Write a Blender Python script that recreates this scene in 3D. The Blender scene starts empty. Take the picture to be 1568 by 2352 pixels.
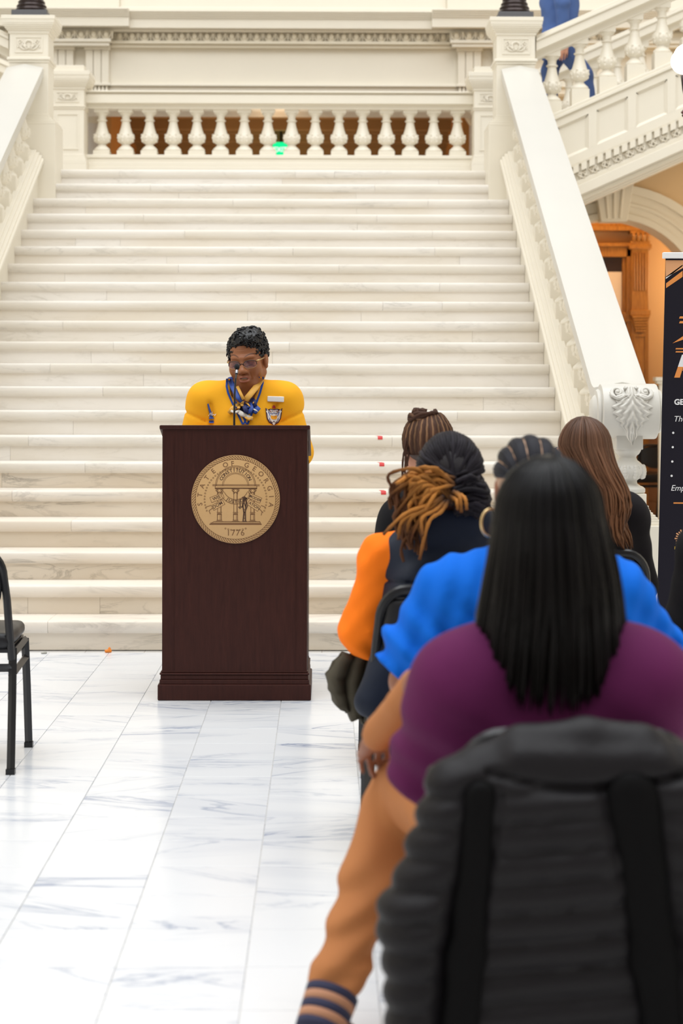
import bpy, bmesh, math, random
import numpy as np
from mathutils import Vector, Matrix, Euler
from mathutils.bvhtree import BVHTree
random.seed(7); np.random.seed(7)
C = bpy.context.scene
COL = C.collection
FPX, HX, HY, CH = 4268.0, 740.0, 892.0, 1.385      # focal length (px of a 1568 x 2352 frame), vanishing point, camera height

# ------------------------------------------------------------------ camera
cam = bpy.data.cameras.new('camera')
co = bpy.data.objects.new('camera', cam); COL.objects.link(co)
cam.sensor_fit = 'VERTICAL'; cam.sensor_height = 36.0; cam.sensor_width = 24.0
cam.lens = 36.0 * FPX / 2352.0
cam.shift_y = -(1176.0 - HY) / 2352.0
cam.clip_start = 0.05; cam.clip_end = 200
co.location = (0, 0, CH)
yaw = math.atan((784.0 - HX) / FPX)
co.rotation_euler = (Matrix.Rotation(-yaw, 3, 'Z') @ Matrix.Rotation(math.radians(90), 3, 'X') @ Matrix.Rotation(math.radians(0.10), 3, 'Z')).to_euler()
cam.dof.use_dof = True; cam.dof.focus_distance = 8.4; cam.dof.aperture_fstop = 3.6
C.camera = co
# ------------------------------------------------------------------ light
world = bpy.data.worlds.new('World'); C.world = world; world.use_nodes = True
wb = world.node_tree.nodes['Background']
wb.inputs[0].default_value = (1.0, 0.93, 0.83, 1); wb.inputs[1].default_value = 0.37
def area(name, loc, rot, size, energy, col, sy=None):
    l = bpy.data.lights.new(name, 'AREA'); l.energy = energy; l.color = col; l.size = size
    if sy: l.shape = 'RECTANGLE'; l.size_y = sy
    o = bpy.data.objects.new(name, l); o.location = loc; o.rotation_euler = rot; COL.objects.link(o); return o
area('skylight', (0, 6, 19), (math.radians(4), 0, 0), 20, 4700, (0.93, 0.968, 1.0), 24)
area('upper_left_area_light', (-9, 2, 8), (0, math.radians(-58), 0), 6, 300, (0.95, 0.97, 1.0), 14)  # unseen area light high on the left; no window is built there
C.view_settings.view_transform = 'Standard'; C.view_settings.look = 'None'
C.view_settings.gamma = 1; C.view_settings.use_curve_mapping = False
C.view_settings.exposure = 0.20

# ------------------------------------------------------------------ helpers
def W(px, py, d):
    """photo pixel at depth d -> world point"""
    return Vector(((px - HX) * d / FPX, d, CH - (py - HY) * d / FPX))

class MB:
    def __init__(s): s.v = []; s.f = []; s.c = None; s.mi = []
    def add(s, vs, fs):
        n = len(s.v); s.v += [tuple(p) for p in vs]; s.f += [tuple(n + i for i in f) for f in fs]; return s
    def box(s, x0, x1, y0, y1, z0, z1):
        return s.add([(x0,y0,z0),(x1,y0,z0),(x1,y1,z0),(x0,y1,z0),(x0,y0,z1),(x1,y0,z1),(x1,y1,z1),(x0,y1,z1)],
                     [(0,3,2,1),(4,5,6,7),(0,1,5,4),(1,2,6,5),(2,3,7,6),(3,0,4,7)])
    def prism(s, poly, a, b, axis='y', off=None):
        """poly: 2-D outline; axis x: poly=(y,z); y: poly=(x,z); z: poly=(x,y)"""
        n = len(poly)
        def P(p, t):
            return {'x': (t, p[0], p[1]), 'y': (p[0], t, p[1]), 'z': (p[0], p[1], t)}[axis]
        vs = [P(p, a) for p in poly] + [P(p, b) for p in poly]
        fs = [tuple(range(n)), tuple(range(2*n-1, n-1, -1))] + [(i, i+n, (i+1) % n + n, (i+1) % n) for i in range(n)]
        return s.add(vs, fs)
    def lathe(s, prof, c=(0,0,0), n=20, axis='z', sq=None):
        """prof: list of (r, h)"""
        vs = []; fs = []
        for r, h in prof:
            for i in range(n):
                a = 2*math.pi*i/n
                p = (r*math.cos(a), r*math.sin(a), h)
                if axis == 'x': p = (p[2], p[0], p[1])
                if axis == 'y': p = (p[0], p[2], p[1])
                vs.append((c[0]+p[0], c[1]+p[1], c[2]+p[2]))
        m = len(prof)
        for j in range(m-1):
            for i in range(n):
                fs.append((j*n+i, j*n+(i+1) % n, (j+1)*n+(i+1) % n, (j+1)*n+i))
        fs.append(tuple(range(n-1, -1, -1))); fs.append(tuple((m-1)*n+i for i in range(n)))
        return s.add(vs, fs)
    def tube(s, pts, rad, n=8, cap=True, flat=1.0, up=None):
        pts = [Vector(p) for p in pts]; m = len(pts)
        if not hasattr(rad, '__len__'): rad = [rad]*m
        T = [(pts[min(i+1, m-1)] - pts[max(i-1, 0)]).normalized() for i in range(m)]
        u = Vector(up) if up else (Vector((0,0,1)) if abs(T[0].z) < 0.9 else Vector((1,0,0)))
        vs = []; fs = []
        for i in range(m):
            t = T[i]
            u = (u - t*u.dot(t))
            if u.length < 1e-6: u = t.orthogonal()
            u.normalize(); w = t.cross(u)
            for k in range(n):
                a = 2*math.pi*k/n
                vs.append(tuple(pts[i] + (w*math.cos(a) + u*math.sin(a)*flat)*rad[i]))
        for j in range(m-1):
            for k in range(n):
                fs.append((j*n+k, j*n+(k+1) % n, (j+1)*n+(k+1) % n, (j+1)*n+k))
        if cap: fs.append(tuple(range(n-1, -1, -1))); fs.append(tuple((m-1)*n+i for i in range(n)))
        return s.add(vs, fs)
    def ell(s, c, r, nu=12, nv=8, R=None):
        vs = []; fs = []
        for j in range(1, nv):
            th = math.pi*j/nv
            for i in range(nu):
                a = 2*math.pi*i/nu
                p = Vector((r[0]*math.sin(th)*math.cos(a), r[1]*math.sin(th)*math.sin(a), r[2]*math.cos(th)))
                if R is not None: p = R @ p
                vs.append(tuple(Vector(c)+p))
        t = Vector((0,0,r[2])); b = -t
        if R is not None: t = R @ t; b = R @ b
        vs.append(tuple(Vector(c)+t)); vs.append(tuple(Vector(c)+b)); T = len(vs)-2
        for j in range(nv-2):
            for i in range(nu):
                fs.append((j*nu+i, (j+1)*nu+i, (j+1)*nu+(i+1) % nu, j*nu+(i+1) % nu))
        for i in range(nu):
            fs.append((T, i, (i+1) % nu)); fs.append((T+1, (nv-2)*nu+(i+1) % nu, (nv-2)*nu+i))
        return s.add(vs, fs)
    def build(s, name, mat=None, parent=None, smooth=False, bevel=0, loc=None):
        me = bpy.data.meshes.new(name); me.from_pydata(s.v, [], s.f)
        bm = bmesh.new(); bm.from_mesh(me); bmesh.ops.recalc_face_normals(bm, faces=bm.faces)
        if bevel:
            es = [e for e in bm.edges if len(e.link_faces) == 2 and e.calc_face_angle(0) > 0.5]
            bmesh.ops.bevel(bm, geom=es, offset=bevel, segments=2, profile=0.5, affect='EDGES', clamp_overlap=True)
        bm.to_mesh(me); bm.free()
        if smooth:
            me.polygons.foreach_set('use_smooth', [True]*len(me.polygons))
            if smooth == 'auto':
                try: me.set_sharp_from_angle(angle=math.radians(38))
                except Exception: pass
        if mat: me.materials.append(mat)
        o = bpy.data.objects.new(name, me); COL.objects.link(o)
        if parent: o.parent = parent
        if loc: o.location = loc
        return o

def setcol(o, cols, name='Col'):
    """cols: (nverts, 3) linear"""
    me = o.data
    a = me.color_attributes.new(name, 'FLOAT_COLOR', 'POINT')
    c = np.ones((len(me.vertices), 4), np.float32); c[:, :3] = cols
    a.data.foreach_set('color', c.ravel())

def empty(name, loc=(0,0,0)):
    o = bpy.data.objects.new(name, None); COL.objects.link(o); o.location = loc; o.empty_display_size = .05; return o
def tag(o, label=None, cat=None, group=None, kind=None):
    if label: o['label'] = label
    if cat: o['category'] = cat
    if group: o['group'] = group
    if kind: o['kind'] = kind
    return o
def thing(name, label, cat, loc=(0,0,0), group=None):
    return tag(empty(name, loc), label, cat, group)
def struct(o, label=None): return tag(o, label, None, None, 'structure')
def dupo(o, loc, parent=None, name=None):
    c = o.copy(); COL.objects.link(c); c.location = loc
    if parent: c.parent = parent
    return c

def srgb(r, g, b):
    f = lambda c: (c/255/12.92) if c/255 <= 0.04045 else ((c/255+0.055)/1.055)**2.4
    return (f(r), f(g), f(b))
class NT:
    def __init__(s, name):
        s.m = bpy.data.materials.new(name); s.m.use_nodes = True; s.t = s.m.node_tree; s.b = s.t.nodes['Principled BSDF']
    def n(s, typ, **kw):
        nd = s.t.nodes.new(typ)
        for k, v in kw.items():
            if k.startswith('i_'):
                key = k[2:]; key = int(key) if key.isdigit() else key.replace('_', ' ')
                nd.inputs[key].default_value = v
            else: setattr(nd, k, v)
        return nd
    def l(s, a, b): s.t.links.new(a, b)
def mat(name, col, rough=0.5, metal=0, noise=0, nscale=20, bump=0, bscale=200, spec=0.5, coat=0, sheen=0, emit=None, es=1, attr=None, bumpd=.002):
    N = NT(name); b = N.b
    b.inputs['Base Color'].default_value = (*col, 1); b.inputs['Roughness'].default_value = rough; b.inputs['Metallic'].default_value = metal
    b.inputs['Specular IOR Level'].default_value = spec; b.inputs['Coat Weight'].default_value = coat; b.inputs['Sheen Weight'].default_value = sheen
    src = None
    if attr:
        a = N.n('ShaderNodeAttribute', attribute_name=attr); src = a.outputs['Color']; N.l(src, b.inputs['Base Color'])
    if noise or bump: tc = N.n('ShaderNodeTexCoord')
    if noise:
        nz = N.n('ShaderNodeTexNoise', i_Scale=nscale, i_Detail=5.0); N.l(tc.outputs['Object'], nz.inputs['Vector'])
        mp = N.n('ShaderNodeMapRange', i_3=1-noise, i_4=1+noise); N.l(nz.outputs['Fac'], mp.inputs[0])
        mx = N.n('ShaderNodeVectorMath', operation='SCALE')
        if src: N.l(src, mx.inputs[0])
        else: mx.inputs[0].default_value = col
        N.l(mp.outputs[0], mx.inputs['Scale']); N.l(mx.outputs[0], b.inputs['Base Color'])
    if bump:
        nz = N.n('ShaderNodeTexNoise', i_Scale=bscale, i_Detail=3.0); N.l(tc.outputs['Object'], nz.inputs['Vector'])
        bp = N.n('ShaderNodeBump', i_Strength=bump, i_Distance=bumpd); N.l(nz.outputs['Fac'], bp.inputs['Height']); N.l(bp.outputs[0], b.inputs['Normal'])
    if emit:
        b.inputs['Emission Color'].default_value = (*emit, 1); b.inputs['Emission Strength'].default_value = es
    return N.m

def marble(name, base, vein, amount=0.5, scale=1.0, rough=0.18, warm=None, grid=None, stretch=(1, 3.2, 3.2), speck=0.0):
    N = NT(name); b = N.b
    tc = N.n('ShaderNodeTexCoord'); oi = N.n('ShaderNodeObjectInfo')
    off = N.n('ShaderNodeVectorMath', operation='SCALE'); off.inputs['Scale'].default_value = 40.0
    cmb = N.n('ShaderNodeCombineXYZ'); N.l(oi.outputs['Random'], cmb.inputs[0]); 
    m2 = N.n('ShaderNodeMath', operation='MULTIPLY', i_1=7.31); N.l(oi.outputs['Random'], m2.inputs[0]); N.l(m2.outputs[0], cmb.inputs[1]); N.l(m2.outputs[0], cmb.inputs[2])
    N.l(cmb.outputs[0], off.inputs[0])
    rot = N.n('ShaderNodeVectorRotate', rotation_type='Z_AXIS'); N.l(tc.outputs['Object'], rot.inputs['Vector'])
    mm = N.n('ShaderNodeMapRange', i_3=-0.5, i_4=0.5); N.l(oi.outputs['Random'], mm.inputs[0]); N.l(mm.outputs[0], rot.inputs['Angle'])
    sc = N.n('ShaderNodeVectorMath', operation='MULTIPLY'); sc.inputs[1].default_value = stretch; N.l(rot.outputs[0], sc.inputs[0])
    ad = N.n('ShaderNodeVectorMath', operation='ADD'); N.l(sc.outputs[0], ad.inputs[0]); N.l(off.outputs[0], ad.inputs[1])
    n1 = N.n('ShaderNodeTexNoise', i_Scale=1.3*scale, i_Detail=7.0, i_Roughness=0.58, i_Distortion=0.9); N.l(ad.outputs[0], n1.inputs['Vector'])
    a1 = N.n('ShaderNodeMath', operation='SUBTRACT', i_1=0.5); N.l(n1.outputs['Fac'], a1.inputs[0])
    a2 = N.n('ShaderNodeMath', operation='ABSOLUTE'); N.l(a1.outputs[0], a2.inputs[0])
    r1 = N.n('ShaderNodeMapRange', i_1=0.0, i_2=0.035, i_3=1.0, i_4=0.0); N.l(a2.outputs[0], r1.inputs[0])
    n2 = N.n('ShaderNodeTexNoise', i_Scale=0.9*scale, i_Detail=3.0); N.l(ad.outputs[0], n2.inputs['Vector'])
    r2 = N.n('ShaderNodeMapRange', i_1=0.45, i_2=0.72, i_3=0.0, i_4=1.0); N.l(n2.outputs['Fac'], r2.inputs[0])
    mu = N.n('ShaderNodeMath', operation='MULTIPLY'); N.l(r1.outputs[0], mu.inputs[0]); N.l(r2.outputs[0], mu.inputs[1])
    mu2 = N.n('ShaderNodeMath', operation='MULTIPLY', i_1=amount); N.l(mu.outputs[0], mu2.inputs[0])
    mu3 = N.n('ShaderNodeMath', operation='MULTIPLY_ADD', i_1=amount*0.22); N.l(r2.outputs[0], mu3.inputs[0]); N.l(mu2.outputs[0], mu3.inputs[2])
    mx = N.n('ShaderNodeMix', data_type='RGBA'); mx.inputs[6].default_value = (*base, 1); mx.inputs[7].default_value = (*vein, 1)
    N.l(mu3.outputs[0], mx.inputs[0]); out = mx.outputs[2]
    if warm:
        n3 = N.n('ShaderNodeTexNoise', i_Scale=0.7, i_Detail=4.0); N.l(ad.outputs[0], n3.inputs['Vector'])
        r3 = N.n('ShaderNodeMapRange', i_1=0.4, i_2=0.75, i_3=0.0, i_4=0.8); N.l(n3.outputs['Fac'], r3.inputs[0])
        m3 = N.n('ShaderNodeMix', data_type='RGBA'); N.l(r3.outputs[0], m3.inputs[0]); N.l(out, m3.inputs[6]); m3.inputs[7].default_value = (*warm, 1); out = m3.outputs[2]
    if speck:
        n4 = N.n('ShaderNodeTexNoise', i_Scale=26.0, i_Detail=4.0, i_Roughness=0.6); N.l(ad.outputs[0], n4.inputs['Vector'])
        r4 = N.n('ShaderNodeMapRange', i_1=0.70, i_2=0.78, i_3=0.0, i_4=speck); N.l(n4.outputs['Fac'], r4.inputs[0])
        m4 = N.n('ShaderNodeMix', data_type='RGBA'); N.l(r4.outputs[0], m4.inputs[0]); N.l(out, m4.inputs[6]); m4.inputs[7].default_value = (0.25, 0.2, 0.14, 1); out = m4.outputs[2]
    if grid:
        br = N.n('ShaderNodeTexBrick', offset=0.0, i_Scale=1.0); br.inputs['Color1'].default_value = (1,1,1,1); br.inputs['Color2'].default_value = (.96,.96,.96,1)
        br.inputs['Mortar'].default_value = (.55,.5,.46,1); br.inputs['Mortar Size'].default_value = 0.002; br.inputs['Brick Width'].default_value = grid; br.inputs['Row Height'].default_value = grid
        N.l(tc.outputs['Object'], br.inputs['Vector'])
        m5 = N.n('ShaderNodeMix', data_type='RGBA', blend_type='MULTIPLY'); m5.inputs[0].default_value = 1; N.l(out, m5.inputs[6]); N.l(br.outputs['Color'], m5.inputs[7]); out = m5.outputs[2]
    N.l(out, b.inputs['Base Color']); b.inputs['Roughness'].default_value = rough; b.inputs['Specular IOR Level'].default_value = 0.4
    return N.m

M = {}
M['cream'] = mat('cream_paint', (0.83, 0.775, 0.66), 0.42, noise=0.025, nscale=3, bump=0.05, bscale=60)
M['cream_rail'] = mat('cream_rail_paint', (0.65, 0.628, 0.575), 0.33, noise=0.02, nscale=3)
M['cream_deep'] = mat('cream_cornice_paint', (0.76, 0.69, 0.55), 0.5, noise=0.03, nscale=4)
M['floor'] = marble('floor_marble', (0.79, 0.80, 0.82), (0.30, 0.35, 0.47), 0.95, 1.0, 0.20, stretch=(1, 5, 5))
M['floor_far'] = marble('floor_marble_grid', (0.76, 0.75, 0.73), (0.36, 0.40, 0.50), 0.7, 1.0, 0.22, grid=0.311, stretch=(1, 4, 4))
M['tread'] = marble('tread_marble', (0.83, 0.79, 0.73), (0.42, 0.40, 0.37), 0.45, 1.6, 0.3, warm=(0.72, 0.66, 0.56), stretch=(1, 2.5, 6), speck=0.25)
M['riser'] = marble('riser_marble', (0.87, 0.83, 0.775), (0.45, 0.41, 0.34), 0.4, 2.0, 0.35, warm=(0.76, 0.68, 0.56), stretch=(1, 2, 5), speck=0.45)
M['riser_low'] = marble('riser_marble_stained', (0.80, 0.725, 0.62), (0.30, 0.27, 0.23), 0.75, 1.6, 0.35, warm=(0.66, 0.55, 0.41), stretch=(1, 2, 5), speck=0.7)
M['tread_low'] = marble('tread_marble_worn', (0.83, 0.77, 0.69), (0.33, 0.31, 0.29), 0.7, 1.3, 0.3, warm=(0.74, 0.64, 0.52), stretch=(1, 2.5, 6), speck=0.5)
M['wood_dark'] = None
def wood(name, c1, c2, rough=0.4, scale=6, stretch=(14, 14, 1.2), coat=0.1):
    N = NT(name); b = N.b; tc = N.n('ShaderNodeTexCoord')
    sc = N.n('ShaderNodeVectorMath', operation='MULTIPLY'); sc.inputs[1].default_value = stretch; N.l(tc.outputs['Object'], sc.inputs[0])
    nz = N.n('ShaderNodeTexNoise', i_Scale=scale, i_Detail=6.0, i_Roughness=0.65, i_Distortion=0.6); N.l(sc.outputs[0], nz.inputs['Vector'])
    cr = N.n('ShaderNodeValToRGB'); N.l(nz.outputs['Fac'], cr.inputs[0])
    cr.color_ramp.elements[0].position = 0.3; cr.color_ramp.elements[0].color = (*c1, 1); cr.color_ramp.elements[1].position = 0.7; cr.color_ramp.elements[1].color = (*c2, 1)
    N.l(cr.outputs[0], b.inputs['Base Color']); b.inputs['Roughness'].default_value = rough; b.inputs['Coat Weight'].default_value = coat
    bp = N.n('ShaderNodeBump', i_Strength=0.15, i_Distance=0.001); N.l(nz.outputs['Fac'], bp.inputs['Height']); N.l(bp.outputs[0], b.inputs['Normal'])
    return N.m
M['wood_dark'] = wood('mahogany_wood', (0.030, 0.0072, 0.0050), (0.048, 0.0125, 0.0085), 0.45, coat=0)
M['wood_dark'].node_tree.nodes['Principled BSDF'].inputs['Specular IOR Level'].default_value = 0.22
M['oak'] = wood('golden_oak', (0.25, 0.105, 0.018), (0.50, 0.245, 0.05), 0.4)
M['bronze'] = mat('dark_bronze', (0.035, 0.024, 0.022), 0.28, 0.7, noise=0.3, nscale=30)
M['greyblock'] = mat('grey_stone', (0.105, 0.105, 0.115), 0.5, noise=0.1, nscale=60)
M['blackmetal'] = mat('black_metal', (0.009, 0.009, 0.011), 0.32, 0, spec=.4)
M['vinyl'] = mat('black_vinyl', (0.014, 0.014, 0.016), 0.36, spec=.3, noise=0.1, nscale=40, bump=0.2, bscale=400)
M['tan_wall'] = mat('tan_wall_paint', (0.68, 0.47, 0.25), 0.6, noise=0.03, nscale=3)
M['brown_wall'] = mat('brown_wall_paint', (0.36, 0.22, 0.09), 0.6, noise=0.05, nscale=3)
M['orange_wall'] = mat('orange_wall_paint', (0.62, 0.30, 0.09), 0.6, noise=0.03, nscale=3)
M['brown_marble'] = marble('brown_marble', (0.30, 0.17, 0.10), (0.12, 0.06, 0.03), 0.8, 2.0, 0.2)
M['white'] = mat('white_plastic', (0.85, 0.85, 0.85), 0.35)
M['blind'] = mat('white_blind', (0.8, 0.74, 0.66), 0.6)

# text as flat mesh -------------------------------------------------
_glyph = {}
def text_mb(body, size, mb, M4, shear=0.0, bold=0.0, align='LEFT', extrude=0.0004, space=1.0):
    key = (body, shear, bold, align, extrude, space)
    if key not in _glyph:
        cu = bpy.data.curves.new('text', 'FONT'); cu.body = body; cu.size = 1; cu.shear = shear; cu.offset = bold; cu.align_x = align; cu.space_character = space
        cu.resolution_u = 3; cu.extrude = 0
        o = bpy.data.objects.new('text', cu); COL.objects.link(o)
        dg = bpy.context.evaluated_depsgraph_get(); me = bpy.data.meshes.new_from_object(o.evaluated_get(dg))
        _glyph[key] = ([tuple(v.co) for v in me.vertices], [tuple(p.vertices) for p in me.polygons])
        bpy.data.objects.remove(o); bpy.data.curves.remove(cu); bpy.data.meshes.remove(me)
    vs, fs = _glyph[key]
    mb.add([tuple(M4 @ Vector((v[0]*size, v[1]*size, v[2]))) for v in vs], fs)
# ================================================================== setting
XC = -0.4225
def mx(x, s): return x if s > 0 else 2*XC - x
def mbox(mb, s, x0, x1, *a):
    a0, a1 = mx(x0, s), mx(x1, s); return mb.box(min(a0, a1), max(a0, a1), *a)
# floor + tiles
fl = struct(MB().box(-9, 9, -3, 30, -0.12, -0.004).build('floor', M['floor_far']), 'white veined marble tile floor of the hall')
T = 0.311
tm = MB().box(-T/2+.0014, T/2-.0014, -T/2+.0014, T/2-.0014, -0.004, 0.0).build('tile', M['floor'], fl, bevel=0.0012)
first = True
for i in range(-6, 7):
    for j in range(-5, 14):
        p = (-0.18 + T*(i+.5), 5.384 + T*(j+.5), 0)
        o = tm if first else dupo(tm, p, fl)
        o.location = p; first = False
# ---------------------------------------------------------------- main staircase
RS, TR, Y0 = 0.155, 0.306, 9.80
SX0, SX1 = -2.385, 1.535
def zn(y): return RS + (y - Y0)*RS/TR
st = thing('staircase', 'wide white marble staircase rising behind the lectern to the landing', 'staircase', (XC, Y0, 0))
def par(o, p):
    o.parent = p; o.matrix_parent_inverse = Matrix.Translation(-Vector(p.location)); return o
NS = 21
for k in range(1, NS+1):
    y = Y0 + TR*(k-1); z = RS*k
    x0, x1 = (SX0, SX1) if k < 21 else (-2.29, 1.445)
    depth = 0.36 if k < 21 else 0.4
    r = 0.011
    prof = [(y+depth, z), (y+r*1.2, z), (y+.4*r, z-.35*r), (y, z-r*1.1), (y+.001, z-.045), (y+.008, z-.054), (y+.012, z-.0545), (y+.014, z-.063), (y+.03, z-.066), (y+depth, z-.066)]
    js = sorted(random.sample([x0 + (x1-x0)*t for t in (.14, .24, .33, .42, .55, .64, .72, .83)], 2))
    xs = [x0] + js + [x1]
    for a, b in zip(xs[:-1], xs[1:]):
        mid = (a+b)/2
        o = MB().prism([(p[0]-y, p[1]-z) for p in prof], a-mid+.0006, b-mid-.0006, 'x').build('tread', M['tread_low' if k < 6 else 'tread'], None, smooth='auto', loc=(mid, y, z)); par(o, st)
    js = sorted(random.sample([x0 + (x1-x0)*t for t in (.11, .2, .3, .47, .52, .68, .76, .88)], 2))
    xs = [x0] + js + [x1]
    for a, b in zip(xs[:-1], xs[1:]):
        mid = (a+b)/2
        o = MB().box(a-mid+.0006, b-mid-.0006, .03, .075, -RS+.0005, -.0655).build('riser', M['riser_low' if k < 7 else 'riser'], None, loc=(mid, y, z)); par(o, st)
core = [(Y0+.08, 0), (Y0+.08, .02)] + [(Y0+.08, 0.08), (Y0+20*TR, 20*RS+.0), (18.0, 3.1), (18.0, 0)]
core = [(Y0+.08, 0.0), (Y0+20*TR+.08, 20*RS-.07), (18.0, 20*RS-.07), (18.0, 0)]
par(MB().prism(core, SX0+.02, SX1-.02, 'x').build('stair_light_block', M['cream']), st)  # unseen filler added beneath the steps to stop light leaking through
# landing
par(MB().box(-2.7, 1.86, Y0+20*TR+.39, 18.1, 3.2, 3.2549).build('landing_slab', M['tread']), st)
SLOPE = RS/TR
for s in (1, -1):
    w = 'curb'
    mb = MB(); y0, y1 = 10.14, 15.68
    a, b = sorted((mx(1.536, s), mx(1.80, s)))
    mb.prism([(y0, 0), (y0, zn(y0)+.27), (y1, zn(y1)+.27), (y1, 0)], a, b, 'x')
    par(mb.build('curb_wall', M['cream']), st)
    # stepped cap mouldings running up the slope
    mb = MB()
    for (xa, xb, h0, h1) in ((1.485, 1.54, .195, .235), (1.500, 1.56, .230, .262), (1.522, 1.575, .255, .285), (1.548, 1.60, .27, .305)):
        a, b = sorted((mx(xa, s), mx(xb, s)))
        mb.prism([(y0, zn(y0)+h0), (y0, zn(y0)+h1), (y1-.12, zn(y1-.12)+h1), (y1-.12, zn(y1-.12)+h0)], a, b, 'x')
    par(mb.build('curb_moulding', M['cream'], bevel=.006), st)

# ---------------------------------------------------------------- balusters
def round_profile(h, r):
    """classical vase, h tall, bulb radius r (drawn bottom to top)"""
    q = [(.93,0),(.97,.02),(.95,.05),(.86,.075),(.72,.10),(.55,.135),(.46,.165),(.46,.18),(.62,.20),(.82,.235),(.97,.29),(1.0,.335),(.98,.38),(.90,.42),(.86,.435),(.84,.45),(.76,.50),(.66,.57),(.57,.64),(.50,.71),(.465,.76),(.46,.775),(.60,.785),(.63,.80),(.60,.815),(.46,.825),(.46,.90),(.50,.93),(.66,.96),(.74,.975),(.74,1.0)]
    return [(a*r, b*h) for a, b in q]
def leaves_mb(mb, c, r, h, n=8, sc=1.0):
    """acanthus tips around the bulb"""
    for i in range(n):
        a = 2*math.pi*(i+.5)/n
        d = Vector((math.cos(a), math.sin(a), 0))
        for (t, rr, e) in ((.27, .86, 1.0), (.34, .92, 1.1), (.40, .90, .9)):
            mb.ell(Vector(c)+d*(r*rr)+Vector((0,0,h*t)), (r*.17*e, r*.17*e, h*.042), 6, 4)
        mb.ell(Vector(c)+d*(r*.97)+Vector((0,0,h*.425)), (r*.13, r*.13, h*.018), 6, 4)
        a2 = a + math.pi/n; d2 = Vector((math.cos(a2), math.sin(a2), 0))
        mb.ell(Vector(c)+d2*(r*.96)+Vector((0,0,h*.36)), (r*.10, r*.10, h*.05), 6, 4)
_bal = {}
def baluster(parent, pos, h=0.385, r=0.078, blk=0.076, below=0.045, above=0.03, slope_y=0.0, slope_x=0.0, key='a', m=None):
    """a baluster: pos = centre of the underside of the turned part"""
    kk = key
    if kk not in _bal:
        mb = MB(); mb.lathe(round_profile(h, r), (0,0,0), 20)
        leaves_mb(mb, (0,0,0), r, h)
        _bal[kk] = mb.build('baluster', m or M['cream'], None, smooth='auto')
        b = blk
        def wedge(z0, z1, sgn):
            q = MB()
            # block whose outer end follows the slope
            f = lambda x, y: sgn*(0) + slope_y*y + slope_x*x
            lo = lambda x, y: (z0 + (f(x, y) if sgn < 0 else 0)); hi = lambda x, y: (z1 + (f(x, y) if sgn > 0 else 0))
            P = [(-b,-b),(b,-b),(b,b),(-b,b)]
            q.add([(x, y, lo(x, y)) for x, y in P] + [(x, y, hi(x, y)) for x, y in P], [(0,3,2,1),(4,5,6,7),(0,1,5,4),(1,2,6,5),(2,3,7,6),(3,0,4,7)])
            return q
        b1 = wedge(-below, 0, -1).build('base_block', m or M['cream'], _bal[kk])
        b = blk*.86
        b2 = wedge(h, h+above, 1).build('cap_block', m or M['cream'], _bal[kk])
        o = _bal[kk]; o.parent = parent; o.matrix_parent_inverse = Matrix.Translation(-Vector(parent.location)); o.location = pos
        return o
    src = _bal[kk]; o = src.copy(); COL.objects.link(o); o.parent = parent; o.matrix_parent_inverse = Matrix.Translation(-Vector(parent.location)); o.location = pos
    for ch in src.children:
        c = ch.copy(); COL.objects.link(c); c.parent = o
    return o
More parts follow.
